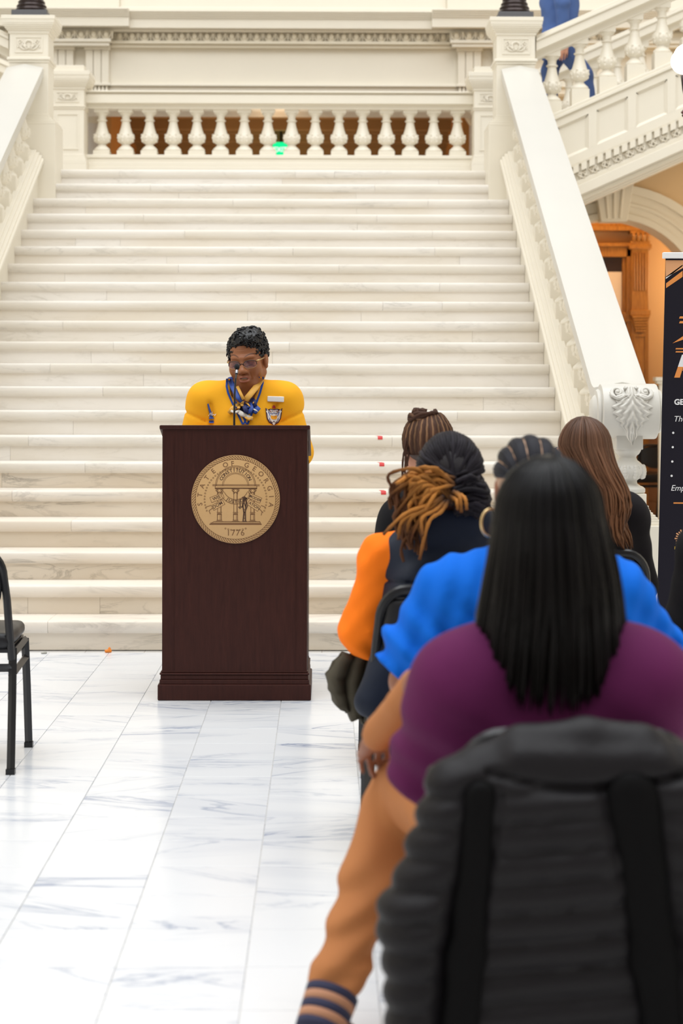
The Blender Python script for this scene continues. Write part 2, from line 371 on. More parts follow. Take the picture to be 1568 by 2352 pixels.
# ---------------------------------------------------------------- railings on the main stair
def sweep_x(mb, path, prof):
    """path: [(y, z, ny, nz)] (normal), prof: [(x, h)] closed"""
    n = len(prof); vs = []
    for (y, z, ny, nz) in path:
        for (x, h) in prof: vs.append((x, y+ny*h, z+nz*h))
    fs = []
    for j in range(len(path)-1):
        for i in range(n): fs.append((j*n+i, j*n+(i+1) % n, (j+1)*n+(i+1) % n, (j+1)*n+i))
    fs.append(tuple(range(n))); fs.append(tuple(reversed([(len(path)-1)*n+i for i in range(n)])))
    mb.add(vs, fs)
def stair_rail(s, label):
    t = thing('stair_balustrade', label, 'balustrade', (mx(1.655, s), 10.3, 0), 'balustrades up the main staircase')
    # rail
    rb = 0.885
    path = []
    y = 15.66
    sl = SLOPE; L = math.hypot(1, sl); nrm = (-sl/L, 1/L)
    while y > 10.42:
        path.append((y, zn(y)+rb, *nrm)); y -= .35
    yb = 10.42; path.append((yb, zn(yb)+rb, *nrm))
    # ease to level, then over the front
    zz = zn(yb)+rb
    th = math.atan(sl)
    yy = yb; a = th
    for i in range(6):
        a = th*(1-(i+1)/6.0); yy -= .03; zz -= .03*math.tan(a)
        path.append((yy, zz, -math.sin(a), math.cos(a)))
    prof = [(1.515, -.035), (1.515, -.005), (1.502, .0), (1.502, .075), (1.655, .105), (1.808, .075), (1.808, .0), (1.795, -.005), (1.795, -.035)]
    prof = [(mx(x, s), h) for x, h in prof]
    mb = MB(); sweep_x(mb, path, prof)
    par(mb.build('handrail', M['cream_rail'], None, smooth='auto'), t)
    # balusters
    for k in range(3, 21):
        y = Y0 + TR*(k-1) + .08
        below = .10
        z = zn(y) + .275 + below
        h = .385
        baluster(t, (mx(1.655, s), y, z), h, .080, .078, below+.045, (rb-.03)-(.275+below+h), slope_y=SLOPE, key='stair')
    # scroll newel at the foot
    nw = thing('newel_post', 'carved cream scroll newel on a square pedestal at the ' + ('right' if s > 0 else 'left') + ' foot of the stairs', 'newel post', (mx(1.655, s), 10.0, 0), 'newels at the foot of the staircase')
    xc = mx(1.655, s); yc, zc, R = 10.06, zz-.055, .150
    q = MB(); pr = []
    for i in range(22):
        aa = math.radians(90 - 0 + i*(300/21.0))
        rr = R*(1.0 if i < 14 else 1.0-.02*(i-13))
        pr.append((yc - rr*math.sin(aa-math.pi/2)*1.0, zc + rr*math.cos(aa-math.pi/2)*1.05))
    pr = [(yc + R*math.cos(2*math.pi*i/28), zc + R*1.0*math.sin(2*math.pi*i/28)) for i in range(28)]
    q.prism(pr, xc-.152, xc+.152, 'x')
    q.box(xc-.152, xc+.152, yc, yb-.1, zc-.10, zz+.02)
    par(q.build('scroll_block', M['cream_rail'], None, smooth='auto', bevel=.008), nw)
    for sd in (-1, 1):
        q = MB(); pf = [(.118,0),(.122,.01),(.115,.022),(.09,.026),(.085,.034),(.06,.05),(.02,.055)]
        q.lathe([(r, h*sd) for r, h in pf], (xc+sd*.152, yc, zc), 24, 'x'); par(q.build('scroll_boss', M['cream_rail'], None, smooth='auto'), nw)
    # acanthus leaf on the front
    q = MB()
    def fs(u, v):   # u sideways, v down 0..1 -> point on front of scroll then hanging tip
        a = math.radians(55) - v*math.radians(105)
        rr = R + .012
        y = yc - rr*math.cos(a)*1.0; z = zc + rr*math.sin(a)
        if v > .8: y = yc - rr*math.cos(math.radians(-29)) + (v-.8)*.0; z = zc + rr*math.sin(math.radians(-29)) - (v-.8)*.5
        return Vector((xc+u, y, z))
    nu, nv = 40, 44; vs = []; fs_ = []
    def prof_w(v):
        if v < .16: return .030
        b = .100*math.sin(math.pi*min(1, ((v-.16)/.84))**.62)**.9 if v < 1 else 0
        return max(.004, b*(1+.13*math.cos(v*48)) )
    for j in range(nv+1):
        v = j/nv
        for i in range(nu+1):
            u = -1+2*i/nu; w_ = prof_w(v); p = fs(u*w_, .05+.95*v)
            cen = Vector((p.x, yc, zc)); nrm_ = (Vector((p.x, p.y, p.z))-cen).normalized() if v < .85 else Vector((0, -1, 0))
            rel = .013*(1-abs(u)**3) + .0055*math.cos((abs(u)*2.4 - v*5.2)*6.5)*min(1, v*4)*(1-abs(u)**6) + .012*math.exp(-(u*w_/.009)**2)
            vs.append(p+nrm_*(rel-.008))
    fs_ = [(j*(nu+1)+i, j*(nu+1)+i+1, (j+1)*(nu+1)+i+1, (j+1)*(nu+1)+i) for j in range(nv) for i in range(nu)]
    q.add(vs, fs_)
    for sd in (-1, 1):
        q.tube([fs(sd*.006, .34), fs(sd*.020, .22), fs(sd*.048, .21), fs(sd*.085, .26), fs(sd*.105, .22), fs(sd*.112, .14)], [.006, .009, .010, .011, .010, .008], 8)
        cx, cv = sd*.075, .10
        pts = [fs(cx + sd*.040*(1-i/26)*math.cos(i*.42+3.6), cv + .15*(1-i/26)*math.sin(i*.42+3.6)*-1.0 + .04) for i in range(24)]
        q.tube(pts, [.011-.0002*i for i in range(24)], 8)
        q.ell(fs(cx, cv+.04), (.015, .014, .015), 10, 8); q.tube([fs(sd*.035, .06), fs(sd*.022, .02), fs(sd*.030, -.02)], [.010, .008, .003], 6)
    par(q.build('acanthus_leaf', M['cream_rail'], None, smooth=True), nw)
    q = MB(); q.box(xc-.072, xc+.072, yc-.072, yc+.072, zc-R-.055, zc-R+.03); par(q.build('neck_block', M['cream_rail'], None, bevel=.004), nw)
    zt = zc-R-.05
    z0 = .82
    hh = zt - z0
    pf = [(.088,0),(.095,.03),(.095,.10),(.085,.14),(.068,.17),(.052,.22),(.050,.28),(.058,.31),(.080,.36),(.095,.45),(.097,.52),(.090,.60),(.070,.68),(.052,.74),(.046,.80),(.050,.84),(.060,.87),(.068,.92),(.072,.96),(.072,1.0)]
    q = MB(); q.lathe([(r, h*hh) for r, h in pf], (xc, yc, z0), 28)
    for i in range(10):
        a = 2*math.pi*i/10; d = Vector((math.cos(a), math.sin(a), 0))
        for t_ in range(5):
            q.ell(Vector((xc, yc, z0+hh*(.38+.05*t_)))+d*(.083+.008*math.sin(math.pi*(t_+.6)/5.2)), (.013, .013, .016), 8, 6)
            a3 = a+.12+.04*t_; d3 = Vector((math.cos(a3), math.sin(a3), 0)); q.ell(Vector((xc, yc, z0+hh*(.39+.045*t_)))+d3*.088, (.008, .008, .014), 6, 4)
    par(q.build('turned_shaft', M['cream_rail'], None, smooth='auto'), nw)
    q = MB()
    def sq(w, a, b): q.box(xc-w, xc+w, yc-w, yc+w, a, b)
    sq(.088, .755, .82)
    for i in range(8):
        t_ = i/7; sq(.098+.052*(1-math.cos(t_*math.pi))/2*1.0, .745-.012*(i+0), .757-.012*i)
    sq(.152, .655, .668); 
    par(q.build('moulded_base', M['cream'], None, bevel=.002), nw)
    q = MB(); q.box(xc-.150, xc+.150, yc-.19, yc+.10, 0, .655); par(q.build('pedestal', M['cream'], None, bevel=.003), nw)
stair_rail(1, 'cream balustrade along the right side of the marble stairs')
stair_rail(-1, 'cream balustrade along the left side of the marble stairs')

# ---------------------------------------------------------------- piers
def carving(mb, xc, y, zc, w, h):
    """cartouche with flanking leaves on a face towards -Y"""
    P = lambda u, v, o=0: (xc+u*w, y-o, zc+v*h)
    pts = [P(.17*math.sin(a), .02+.30*math.cos(a), .006) for a in np.linspace(-2.5, 2.5, 12)]
    mb.tube(pts, .045*w, 6)
    for sd in (-1, 1):
        mb.tube([P(sd*.03, -.36, .006), P(sd*.12, -.30, .008), P(sd*.20, -.12, .009), P(sd*.27, .0, .008), P(sd*.24, .12, .006), P(sd*.17,.08,.006)], [.02*w,.03*w,.035*w,.035*w,.03*w,.02*w], 6)
        mb.tube([P(sd*.06, -.40, .005), P(sd*.22, -.38, .006), P(sd*.34, -.25, .007), P(sd*.40, -.05, .006)], [.02*w,.03*w,.03*w,.02*w], 6)
        for (u, v) in ((.38, .12), (.42, -.02), (.40, .28), (.33, .34), (.44, -.2), (.30, .22)):
            mb.ell(P(sd*u, v, .004), (.035*w, .007, .05*w), 6, 4)
    mb.ell(P(0, -.28, .006), (.05*w, .008, .04*w), 7, 5)
def pier(label, xc, y0, w, zz, name='stair_pier', plinth=False, base=None, group=None):
    """zz = z of: cap top, cap under slab, cap bottom, band top, band bottom, base-moulding top, base-moulding bottom, foot"""
    t = thing(name, label, 'pier', (xc, y0+w/2, zz[7]), group)
    yc = y0 + w/2; hw = w/2
    def sq(q, e, a, b): q.box(xc-hw-e, xc+hw+e, yc-hw-e, yc+hw+e, a, b)
    q = MB(); sq(q, 0, zz[7], zz[2]+.01); par(q.build('shaft', M['cream'], None, bevel=.003), t)
    q = MB(); sq(q, .062, zz[1], zz[0]); n = 7
    for i in range(n):
        t_ = i/(n-1); sq(q, .012+.046*(math.sin(t_*math.pi/2)), zz[2]+(zz[1]-zz[2])*i/n, zz[2]+(zz[1]-zz[2])*(i+1)/n+.0005)
    sq(q, .01, zz[2]-.012, zz[2])
    if plinth: sq(q, -.0, zz[0], zz[0]+.06)
    par(q.build('cap', M['cream'], None, bevel=.0025), t)
    q = MB(); sq(q, .020, zz[4]+.02, zz[3]); sq(q, .010, zz[4], zz[4]+.02); par(q.build('band', M['cream'], None, bevel=.005), t)
    # recessed frame + carving on the front and inner side
    za, zb = zz[3]+.04, zz[2]-.035; q = MB(); f = .012; wi = w*.36
    for (a, b, c, d) in ((-wi, wi, zb-f, zb), (-wi, wi, za, za+f), (-wi, -wi+f, za+f, zb-f), (wi-f, wi, za+f, zb-f)):
        q.box(xc+a, xc+b, y0-.007, y0+.001, c, d)
    par(q.build('panel_frame', M['cream'], None), t)
    q = MB(); carving(q, xc, y0-.001, (za+zb)/2, w*.62, (zb-za)*.78); par(q.build('carved_cartouche', M['cream'], None, smooth=True), t)
    q = MB(); e = base or .05
    for i in range(5): sq(q, .008+e*(1-math.cos(i/4*math.pi))/2, zz[5]-(zz[5]-zz[6])*(i+1)/5, zz[5]-(zz[5]-zz[6])*i/5)
    sq(q, e+.008, zz[7], zz[6]); par(q.build('base', M['cream'], None, bevel=.003), t)
    return t
def z_at(py, d): return CH + (HY-py)*d/FPX
d = 15.64
zb_ = [z_at(v, d) for v in (40, 49, 76, 134, 146, 264, 290)] + [2.95]
for s in (1, -1):
    pier('large cream pier carrying a dark lamp at the ' + ('right' if s > 0 else 'left') + ' head of the stairs', mx(1.625, s), d, .325, zb_, base=.062, group='piers at the head of the stairs')
d = 18.05
zs_ = [z_at(v, d) for v in (166, 176, 204, 246, 252, 356, 378)] + [3.255]
for s in (1, -1):
    t = pier('smaller cream panelled pier at the ' + ('right' if s > 0 else 'left') + ' end of the landing balustrade', mx(1.63, s), d, .318, zs_, name='landing_pier', plinth=True, base=.02, group='piers on the landing')
    q = MB(); xc = mx(1.63, s); za, zb, wi, f = z_at(345, d), z_at(262, d), .11, .014
    for (a, b, c, e) in ((-wi, wi, zb-f, zb), (-wi, wi, za, za+f), (-wi, -wi+f, za+f, zb-f), (wi-f, wi, za+f, zb-f)): q.box(xc+a, xc+b, d-.008, d+.001, c, e)
    par(q.build('lower_panel_frame', M['cream'], None), t)
# ---------------------------------------------------------------- balustrade at the back of the landing
d = 18.30
lb = thing('landing_balustrade', 'cream balustrade spanning the back of the landing, sixteen balusters', 'balustrade', (XC, d, 3.255))
zp = z_at(358, d); zr0 = z_at(252, d)
xa, xb = mx(1.475, -1), 1.475
q = MB(); yc = d + .06
q.box(xa, xb, yc-.12, yc+.14, zp-.035, zp); q.box(xa, xb, yc-.14, yc+.16, 3.25, zp-.12); q.box(xa, xb, yc-.13, yc+.15, zp-.12, zp-.075); q.box(xa, xb, yc-.11, yc+.13, zp-.075, zp-.035)
par(q.build('plinth', M['cream'], None, bevel=.005), lb)
q = MB(); zt = z_at(213, d)
q.box(xa, xb, yc-.10, yc+.10, zr0, zr0+.05); q.box(xa, xb, yc-.15, yc+.15, zr0+.045, zr0+.13); q.box(xa, xb, yc-.135, yc+.135, zr0+.13, zr0+.15); q.box(xa, xb, yc-.165, yc+.165, zr0+.15, zt)
par(q.build('handrail', M['cream'], None, bevel=.006), lb)
for i in range(16):
    x = (232.5 + 54.5*i - HX)*d/FPX
    baluster(lb, (x, yc, zp+.045), zr0-zp-.045-.03, .082, .080, .045, .035, key='land')
# ---------------------------------------------------------------- side flights
M_ = 0.445
def flight(s, label):
    t = thing('upper_stair_flight', label, 'staircase', (mx(2.0, s), 17.0, 3.26), 'upper flights leaving the landing')
    XE = 4.3
    zc = lambda X: 3.700 + M_*(X-1.926)
    def slab(mb, Xa, Xb, ya, yb, o0, o1):
        P = [(mx(Xa, s), zc(Xa)+o0), (mx(Xb, s), zc(Xb)+o0), (mx(Xb, s), zc(Xb)+o1), (mx(Xa, s), zc(Xa)+o1)]
        mb.prism(P, ya, yb, 'y'); return mb
    X0 = 1.80
    for (yn, yf, key) in ((15.70, 15.94, 0), (18.12, 18.34, 1)):
        ym = (yn+yf)/2
        q = MB(); slab(q, X0, XE, yn+.045, yf-.045, .530, .60); slab(q, X0, XE, yn-.02, yf+.02, .595, .675); slab(q, X0, XE, yn-.035, yf+.035, .675, .70); slab(q, X0, XE, yn-.02, yf+.02, .70, .725)
        par(q.build('handrail', M['cream'], None, bevel=.004), t)
        q = MB(); slab(q, X0, XE, yn-.015, yf+.015, -.03, .0); slab(q, X0, XE, yn-.03, yf+.02, -.06, -.03); slab(q, X0, XE, yn-.01, yf+.01, -.085, -.06)
        par(q.build('stringer_cap', M['cream'], None, bevel=.005), t)
        q = MB(); slab(q, X0, XE, yn+.01, yf, -.70, -.08); par(q.build('stringer', M['cream']), t)
        for n in range(10):
            X = 1.952 + .2345*n
            baluster(t, (mx(X, s), ym, zc(X)+.115), .385, .080, .075, .115+.0, .075 , slope_x=M_*s, key='fl%d' % s)
    yn = 15.71
    # recessed panels: rails and stiles stand proud of the field
    q = MB(); slab(q, X0, XE, yn-.022, yn+.012, -.132, -.08); slab(q, X0, XE, yn-.022, yn+.012, -.51, -.425); par(q.build('stringer_rail', M['cream'], None, bevel=.002), t)
    for n in range(-1, 7):
        xl = 1.982 + .3335*n; xr = xl + .262; xn = xl + .3335; q = MB()
        a_ = max(X0, xr); q.prism([(mx(a_, s), zc(a_)-.43), (mx(xn, s), zc(xn)-.43), (mx(xn, s), zc(xn)-.13), (mx(a_, s), zc(a_)-.13)], yn-.022, yn+.012, 'y')
        par(q.build('stringer_stile', M['cream'], None, bevel=.002), t)
        if n < 0: continue
        q = MB()
        def bar(xa, xb, a0, a1, dp): q.prism([(mx(xa, s), zc(xa)+a0), (mx(xb, s), zc(xb)+a0), (mx(xb, s), zc(xb)+a1), (mx(xa, s), zc(xa)+a1)], yn-dp, yn+.012, 'y')
        for (o_, dp) in ((0, .012), (.009, .006)):
            bar(xl+o_, xr-o_, -.142-o_, -.130, dp); bar(xl+o_, xl+o_+.010, -.42, -.13, dp); bar(xr-o_-.010, xr-o_, -.42, -.13, dp)
        P = [(xl, yn-.022, -.427), (xr, yn-.022, -.427), (xr-.01, yn+.010, -.392), (xl+.01, yn+.010, -.392)]
        vs_ = [(mx(a, s), b, zc(a)+c) for a, b, c in P] + [(mx(a, s), yn+.011, zc(a)-.427) for a in (xl, xr)]
        q.add(vs_, [(0,1,2,3), (0,3,4), (1,5,2), (3,2,5,4), (0,4,5,1)])
        par(q.build('panel_moulding', M['cream']), t)
    # fillet, dentils, leaf band, fascia
    q = MB(); slab(q, X0, XE, yn-.02, yn+.01, -.525, -.505); slab(q, X0, XE, yn-.015, yn+.01, -.70, -.655); slab(q, X0, XE, yn-.045, yn+.03, -.79, -.70)
    par(q.build('fascia', M['cream'], None, bevel=.004), t)
    dm = None
    for n in range(33):
        X = 2.0 + .0685*n
        if dm is None:
            q = MB(); b = .0225
            q.add([(-b, -.045, -.03-M_*b*s), (b, -.045, -.03+M_*b*s), (b, .0, -.03+M_*b*s), (-b, 0, -.03-M_*b*s), (-b, -.045, .03-M_*b*s), (b, -.045, .03+M_*b*s), (b, 0, .03+M_*b*s), (-b, 0, .03-M_*b*s)],
                  [(0,3,2,1),(4,5,6,7),(0,1,5,4),(1,2,6,5),(2,3,7,6),(3,0,4,7)])
            dm = q.build('dentil', M['cream']); par(dm, t); o = dm
        else: o = dm.copy(); COL.objects.link(o)
        o.location = (mx(X, s), yn, zc(X)-.555)
    lm = None
    for n in range(23):
        X = 2.0 + .099*n
        if lm is None:
            q = MB(); r_ = .008
            for sd in (-1, 1):
                q.tube([(sd*.045, 0, .03), (sd*.03, -.012, -.005), (0, -.014, -.03)], [.005, r_, .006], 6)
                q.tube([(sd*.045, 0, -.03), (sd*.02, -.012, -.012), (sd*.008, -.014, .012), (sd*.02, -.01, .028)], [.004, r_, .007, .005], 6)
                q.ell((sd*.024, -.010, .016), (.010, .007, .010), 6, 4)
            q.ell((0, -.012, .018), (.009, .008, .016), 6, 4)
            lm = q.build('leaf_ornament', M['cream'], smooth=True); par(lm, t); o = lm
        else: o = lm.copy(); COL.objects.link(o)
        o.location = (mx(X, s), yn-.004, zc(X)-.622); o.rotation_euler = (0, -math.atan(M_)*s, 0)
    # soffit with mouldings
    q = MB(); slab(q, X0, XE, 15.76, 18.34, -.80, -.72); slab(q, X0, XE, 15.80, 15.90, -.835, -.80); slab(q, X0, XE, 15.98, 16.04, -.85, -.80); slab(q, X0, XE, 16.2, 16.25, -.83, -.80); slab(q, X0, XE, 16.9, 17.0, -.84, -.80)
    par(q.build('soffit', M['cream'], None, bevel=.006), t)
    # steps
    for n in range(7):
        X = 1.95 + .34*n; z = 3.255 + .1513*(n+1)
        a, b = sorted((mx(X, s), mx(X+.36, s)))
        par(MB().box(a, b, 15.95, 18.11, z-.13, z).build('step', M['tread'], None, bevel=.006), t)
flight(1, 'cream flight of stairs climbing to the right from the landing')
flight(-1, 'cream flight of stairs climbing to the left from the landing')
# ---------------------------------------------------------------- back wall entablature
Y = 20.0
zz = lambda py: z_at(py, Y)
XL, XR = -8.0, 7.2
bw = struct(MB().box(XL, XR, Y+.10, Y+.5, zz(254), 8.4).build('wall_back', M['cream']), 'cream back wall above the landing')
q = MB(); q.box(XL, XR, Y+.02, Y+.11, zz(254), zz(215)); q.box(XL, XR, Y+.0, Y+.11, zz(215), zz(200)); q.box(XL, XR, Y-.03, Y+.11, zz(200), zz(195)); q.build('architrave', M['cream'], bw, bevel=.006)
q = MB(); q.box(XL, XR, Y+.03, Y+.11, zz(195), zz(112)); q.build('frieze', M['cream'], bw)
q = MB(); q.box(XL, XR, Y-.03, Y+.11, zz(112), zz(104)); q.box(XL, XR, Y-.06, Y+.11, zz(104), zz(97)); q.box(XL, XR, Y-.02, Y+.11, zz(97), zz(78)); q.build('bed_moulding', M['cream_deep'], bw, bevel=.004)
q = MB(); q.box(XL, XR, Y-.09, Y+.11, zz(78), zz(72)); q.box(XL, XR, Y-.15, Y+.11, zz(72), zz(54))
for i in range(5): q.box(XL, XR, Y-.15-.014*i, Y+.11, zz(54-4.2*i), zz(49.8-4.2*i)+.001)
q.build('cornice', M['cream'], bw, bevel=.004)
for (a, b) in ((XL, -2.06), (1.16, XR)):
    q = MB(); q.box(a, b, Y-.25, Y-.13, zz(72), zz(54))
    for i in range(5): q.box(a, b, Y-.25-.014*i, Y-.13, zz(54-4.4*i), zz(49.6-4.4*i)+.001)
    q.box(a+(.22 if a > 0 else 0), b-(.22 if b < 0 else 0), Y-.14, Y, zz(112), zz(104)); q.box(a+(.2 if a > 0 else 0), b-(.2 if b < 0 else 0), Y-.16, Y, zz(104), zz(97))
    q.box(a+(.2 if a > 0 else 0), b-(.2 if b < 0 else 0), Y-.12, Y, zz(97), zz(78))
    q.build('cornice_break', M['cream'], bw, bevel=.004)
# egg and dart
eg = da = None
def put(src, mk, loc):
    if src is None: src = mk(); src.location = loc; return src
    o = src.copy(); COL.objects.link(o); o.location = loc; return src
def mk_egg():
    q = MB(); q.ell((0, 0, .0), (.034, .03, .044), 10, 8)
    q.tube([(.05*math.sin(a), -.012, .012-.058*math.cos(a)) for a in np.linspace(-1.9, 1.9, 9)], .0085, 6)
    return q.build('egg_ornament', M['cream_deep'], bw, smooth=True)
def mk_dart():
    q = MB(); q.prism([(-.011, .035), (.011, .035), (.002, -.045), (-.002, -.045)], -.03, .01, 'y')
    return q.build('dart_ornament', M['cream_deep'], bw)
SP = .1336
for i in range(-26, 27):
    X = XC - .02 + SP*i
    fr = Y-.13 if (X < -2.22 or X > 1.34) else Y-.03
    eg = put(eg, mk_egg, (X, fr, zz(87)))
    da = put(da, mk_dart, (X+SP/2, fr, zz(87)))
# triglyphs with guttae
tg = gt = None
def mk_tg():
    q = MB(); q.box(-.125, .125, -.05, .0, -.195, .195); 
    for x in (-.125, -.04, .045): q.box(x, x+.08, -.075, -.05, -.195, .165)
    q.box(-.14, .14, -.085, 0, .165, .2); return q.build('triglyph', M['cream'], bw, bevel=.008)
def mk_gt():
    q = MB(); q.lathe([(.020, -.028), (.012, .028)], (0,0,0), 10); return q.build('gutta', M['cream'], bw, smooth='auto')
for s in (1, -1):
    for X in (1.575, 1.955, 2.9, 3.6):
        tg = put(tg, mk_tg, (mx(X, s), Y+.03, (zz(195)+zz(112))/2))
        for k in range(6): gt = put(gt, mk_gt, (mx(X-.10+.04*k, s), Y-.025, zz(206)))
    q = MB(); a, b = sorted((mx(1.43, s), mx(2.12, s))); q.box(a, b, Y-.06, Y+.02, zz(200), zz(194)); q.build('taenia', M['cream'], bw, bevel=.004)
# attic courses above the cornice
q = MB(); q.box(-2.18, 1.33, Y-.02, Y+.12, zz(22), 8.4); q.box(XL, -2.18, Y-.08, Y+.12, zz(33), 8.4); q.box(1.33, XR, Y-.08, Y+.12, zz(33), 8.4); q.box(-2.18, 1.33, Y-.10, Y+.12, zz(33), zz(22)); q.build('attic_course', M['cream'], bw, bevel=.006)
# ---------------------------------------------------------------- corridor seen between the balusters
struct(MB().box(-3.6, 2.8, 20.5, 25.4, 4.86, 5.0).build('ceiling', M['brown_wall']), 'brown lit ceiling of the corridor beyond the landing')
struct(MB().box(-3.6, 2.8, 25.0, 25.2, 2.9, 4.86).build('wall_far', M['brown_wall']), 'brown end wall of the corridor beyond the landing')
for s in (1, -1):
    a, b = sorted((mx(1.66, s), mx(1.80, s)))
    struct(MB().box(a, b, 22.0, 25.0, 2.9, 4.86).build('wall_' + ('right' if s > 0 else 'left') + '_corridor', M['orange_wall']), 'orange side wall of the corridor')
    cl = thing('column', 'white column standing behind the ' + ('right' if s > 0 else 'left') + ' end of the landing balustrade', 'column', (mx(1.80, s), 21.3, 3.2), 'columns beyond the landing')
    q = MB(); q.lathe([(.15, 0), (.15, .12), (.125, .16), (.12, 1.2)], (mx(1.80, s), 21.3, 3.2), 20); par(q.build('column_shaft', M['white'], None, smooth='auto'), cl)
    q = MB(); q.lathe([(.12, 0), (.17, .08), (.19, .16), (.15, .18), (.2, .26), (.2, .3)], (mx(1.80, s), 21.3, 4.4), 20); par(q.build('column_capital', M['cream_deep'], None, smooth='auto'), cl)
tr = None
q = MB()
for i, (y, h, e) in enumerate(((20.9, .05, .3), (21.9, .10, .12), (22.1, .07, .2), (23.0, .12, .15), (23.2, .08, .2), (24.0, .14, .12), (24.6, .22, .4), (24.5, .12, .2))): q.box(-2.9, 2.05, y, y+e, 4.86-h, 4.87)
struct(q.build('trim_1', M['brown_wall'], None, bevel=.01), 'moulded ceiling beams of the corridor')
ex = thing('exit_sign', 'green exit sign glowing behind the landing balusters', 'sign', (-.545, 24.3, 4.5))
par(MB().box(-.655, -.455, 24.28, 24.32, 4.40, 4.60).build('sign_case', mat('green_sign', (0.0, 0.5, 0.2), 0.4, emit=(0.0, 0.85, 0.30), es=.9)), ex)
q = MB(); text_mb('EXIT', .085, q, Matrix.Translation((-.555, 24.275, 4.475)) @ Matrix.Rotation(math.pi/2, 4, 'X'), bold=.02, align='CENTER'); par(q.build('sign_lettering', mat('sign_white', (.9,1,.95), .5, emit=(.7, 1, .85), es=1.0)), ex)
par(MB().box(-.56, -.53, 24.29, 24.31, 4.60, 4.87).build('sign_bracket', M['blackmetal']), ex)
def lamp(name, loc, power, col, r=.12):
    l = bpy.data.lights.new(name, 'POINT'); l.energy = power; l.color = col; l.shadow_soft_size = r
    o = bpy.data.objects.new(name, l); o.location = loc; COL.objects.link(o); return o
lamp('corridor_lamp', (-.6, 23.0, 3.2), 40, (1.0, .62, .30), .25)
# ---------------------------------------------------------------- right: arch wall, room and oak doorway behind it
YA = 18.62; ax, az, R0 = 2.90, 2.20, .93
q = MB(); n = 28
pts = [(ax+R0*math.cos(math.pi*i/n), az+R0*math.sin(math.pi*i/n)) for i in range(n+1)]
outer = []
for (x, z) in pts: outer.append((x, 4.32))
vs = []; fs = []
for yv in (YA, YA+.35):
    for p in pts: vs.append((p[0], yv, p[1]))
    for p in pts: vs.append((p[0], yv, 4.32))
m = n+1
for i in range(n):
    fs += [(i, i+1, m+i+1, m+i), (2*m+i, 3*m+i, 3*m+i+1, 2*m+i+1), (i, 2*m+i, 2*m+i+1, i+1)]
q.add(vs, fs); q.box(ax+R0, 7.2, YA, YA+.35, 0, 4.32); q.box(1.86, ax-R0, YA, YA+.35, 0, 4.32)
wr = struct(q.build('wall_right', M['tan_wall']), 'warm tan wall with a round arch below the right flight')
def ring(name, r0, r1, y0, y1, mt):
    q = MB(); vs = []; fs = []; n = 32
    for i in range(n+1):
        a = math.pi*i/n
        for (r, y) in ((r0, y0), (r1, y0), (r1, y1), (r0, y1)): vs.append((ax+r*math.cos(a), y, az+r*math.sin(a)))
    for i in range(n):
        for k in range(4): fs.append((i*4+k, i*4+(k+1) % 4, (i+1)*4+(k+1) % 4, (i+1)*4+k))
    q.add(vs, fs)
    q.box(ax+r0, ax+r1, y0, y1, 0, az); q.box(ax-r1, ax-r0, y0, y1, 0, az)
    return q.build(name, mt, wr, smooth='auto')
ring('archivolt', R0-.02, R0+.24, YA-.03, YA+.02, M['cream_deep']); ring('archivolt_moulding', R0+.22, R0+.30, YA-.07, YA+.02, M['cream_deep']); ring('archivolt_moulding', R0-.04, R0+.02, YA-.05, YA+.36, M['cream_deep']); ring('archivolt_moulding', R0+.10, R0+.13, YA-.045, YA+.02, M['cream_deep'])
q = MB(); q.prism([(ax-.13, az+R0-.08), (ax+.13, az+R0-.08), (ax+.20, az+R0+.32), (ax-.20, az+R0+.32)], YA-.16, YA+.05, 'y')
for k in (-.06, 0, .06): q.tube([(ax+k, YA-.16, az+R0-.05), (ax+k*1.5, YA-.165, az+R0+.3)], .018, 6)
q.build('keystone', M['cream_deep'], wr, bevel=.008)
YD = 20.3
struct(MB().box(1.86, 7.2, YD, YD+.15, 1.42, 4.32).build('wall_back_room', M['tan_wall']), 'tan plaster wall of the room beyond the arch')
struct(MB().box(1.86, 7.2, YD-.03, YD+.15, 0, 1.33).build('wall_wainscot', M['brown_marble']), 'brown marble wainscot beyond the arch')
struct(MB().box(1.86, 7.2, YD-.06, YD+.15, 1.33, 1.42).build('trim_2', mat('dark_wood_rail', (.03,.014,.008), .4)), 'dark chair rail on the marble wainscot')
struct(MB().box(1.86, 7.2, YA+.35, YD+.15, 4.30, 4.36).build('ceiling_room', M['tan_wall']), 'ceiling of the room beyond the arch')
struct(MB().box(1.80, 1.86, 18.4, YD+.15, 0, 4.36).build('wall_left_room', M['tan_wall']), 'side wall of the room beyond the arch')
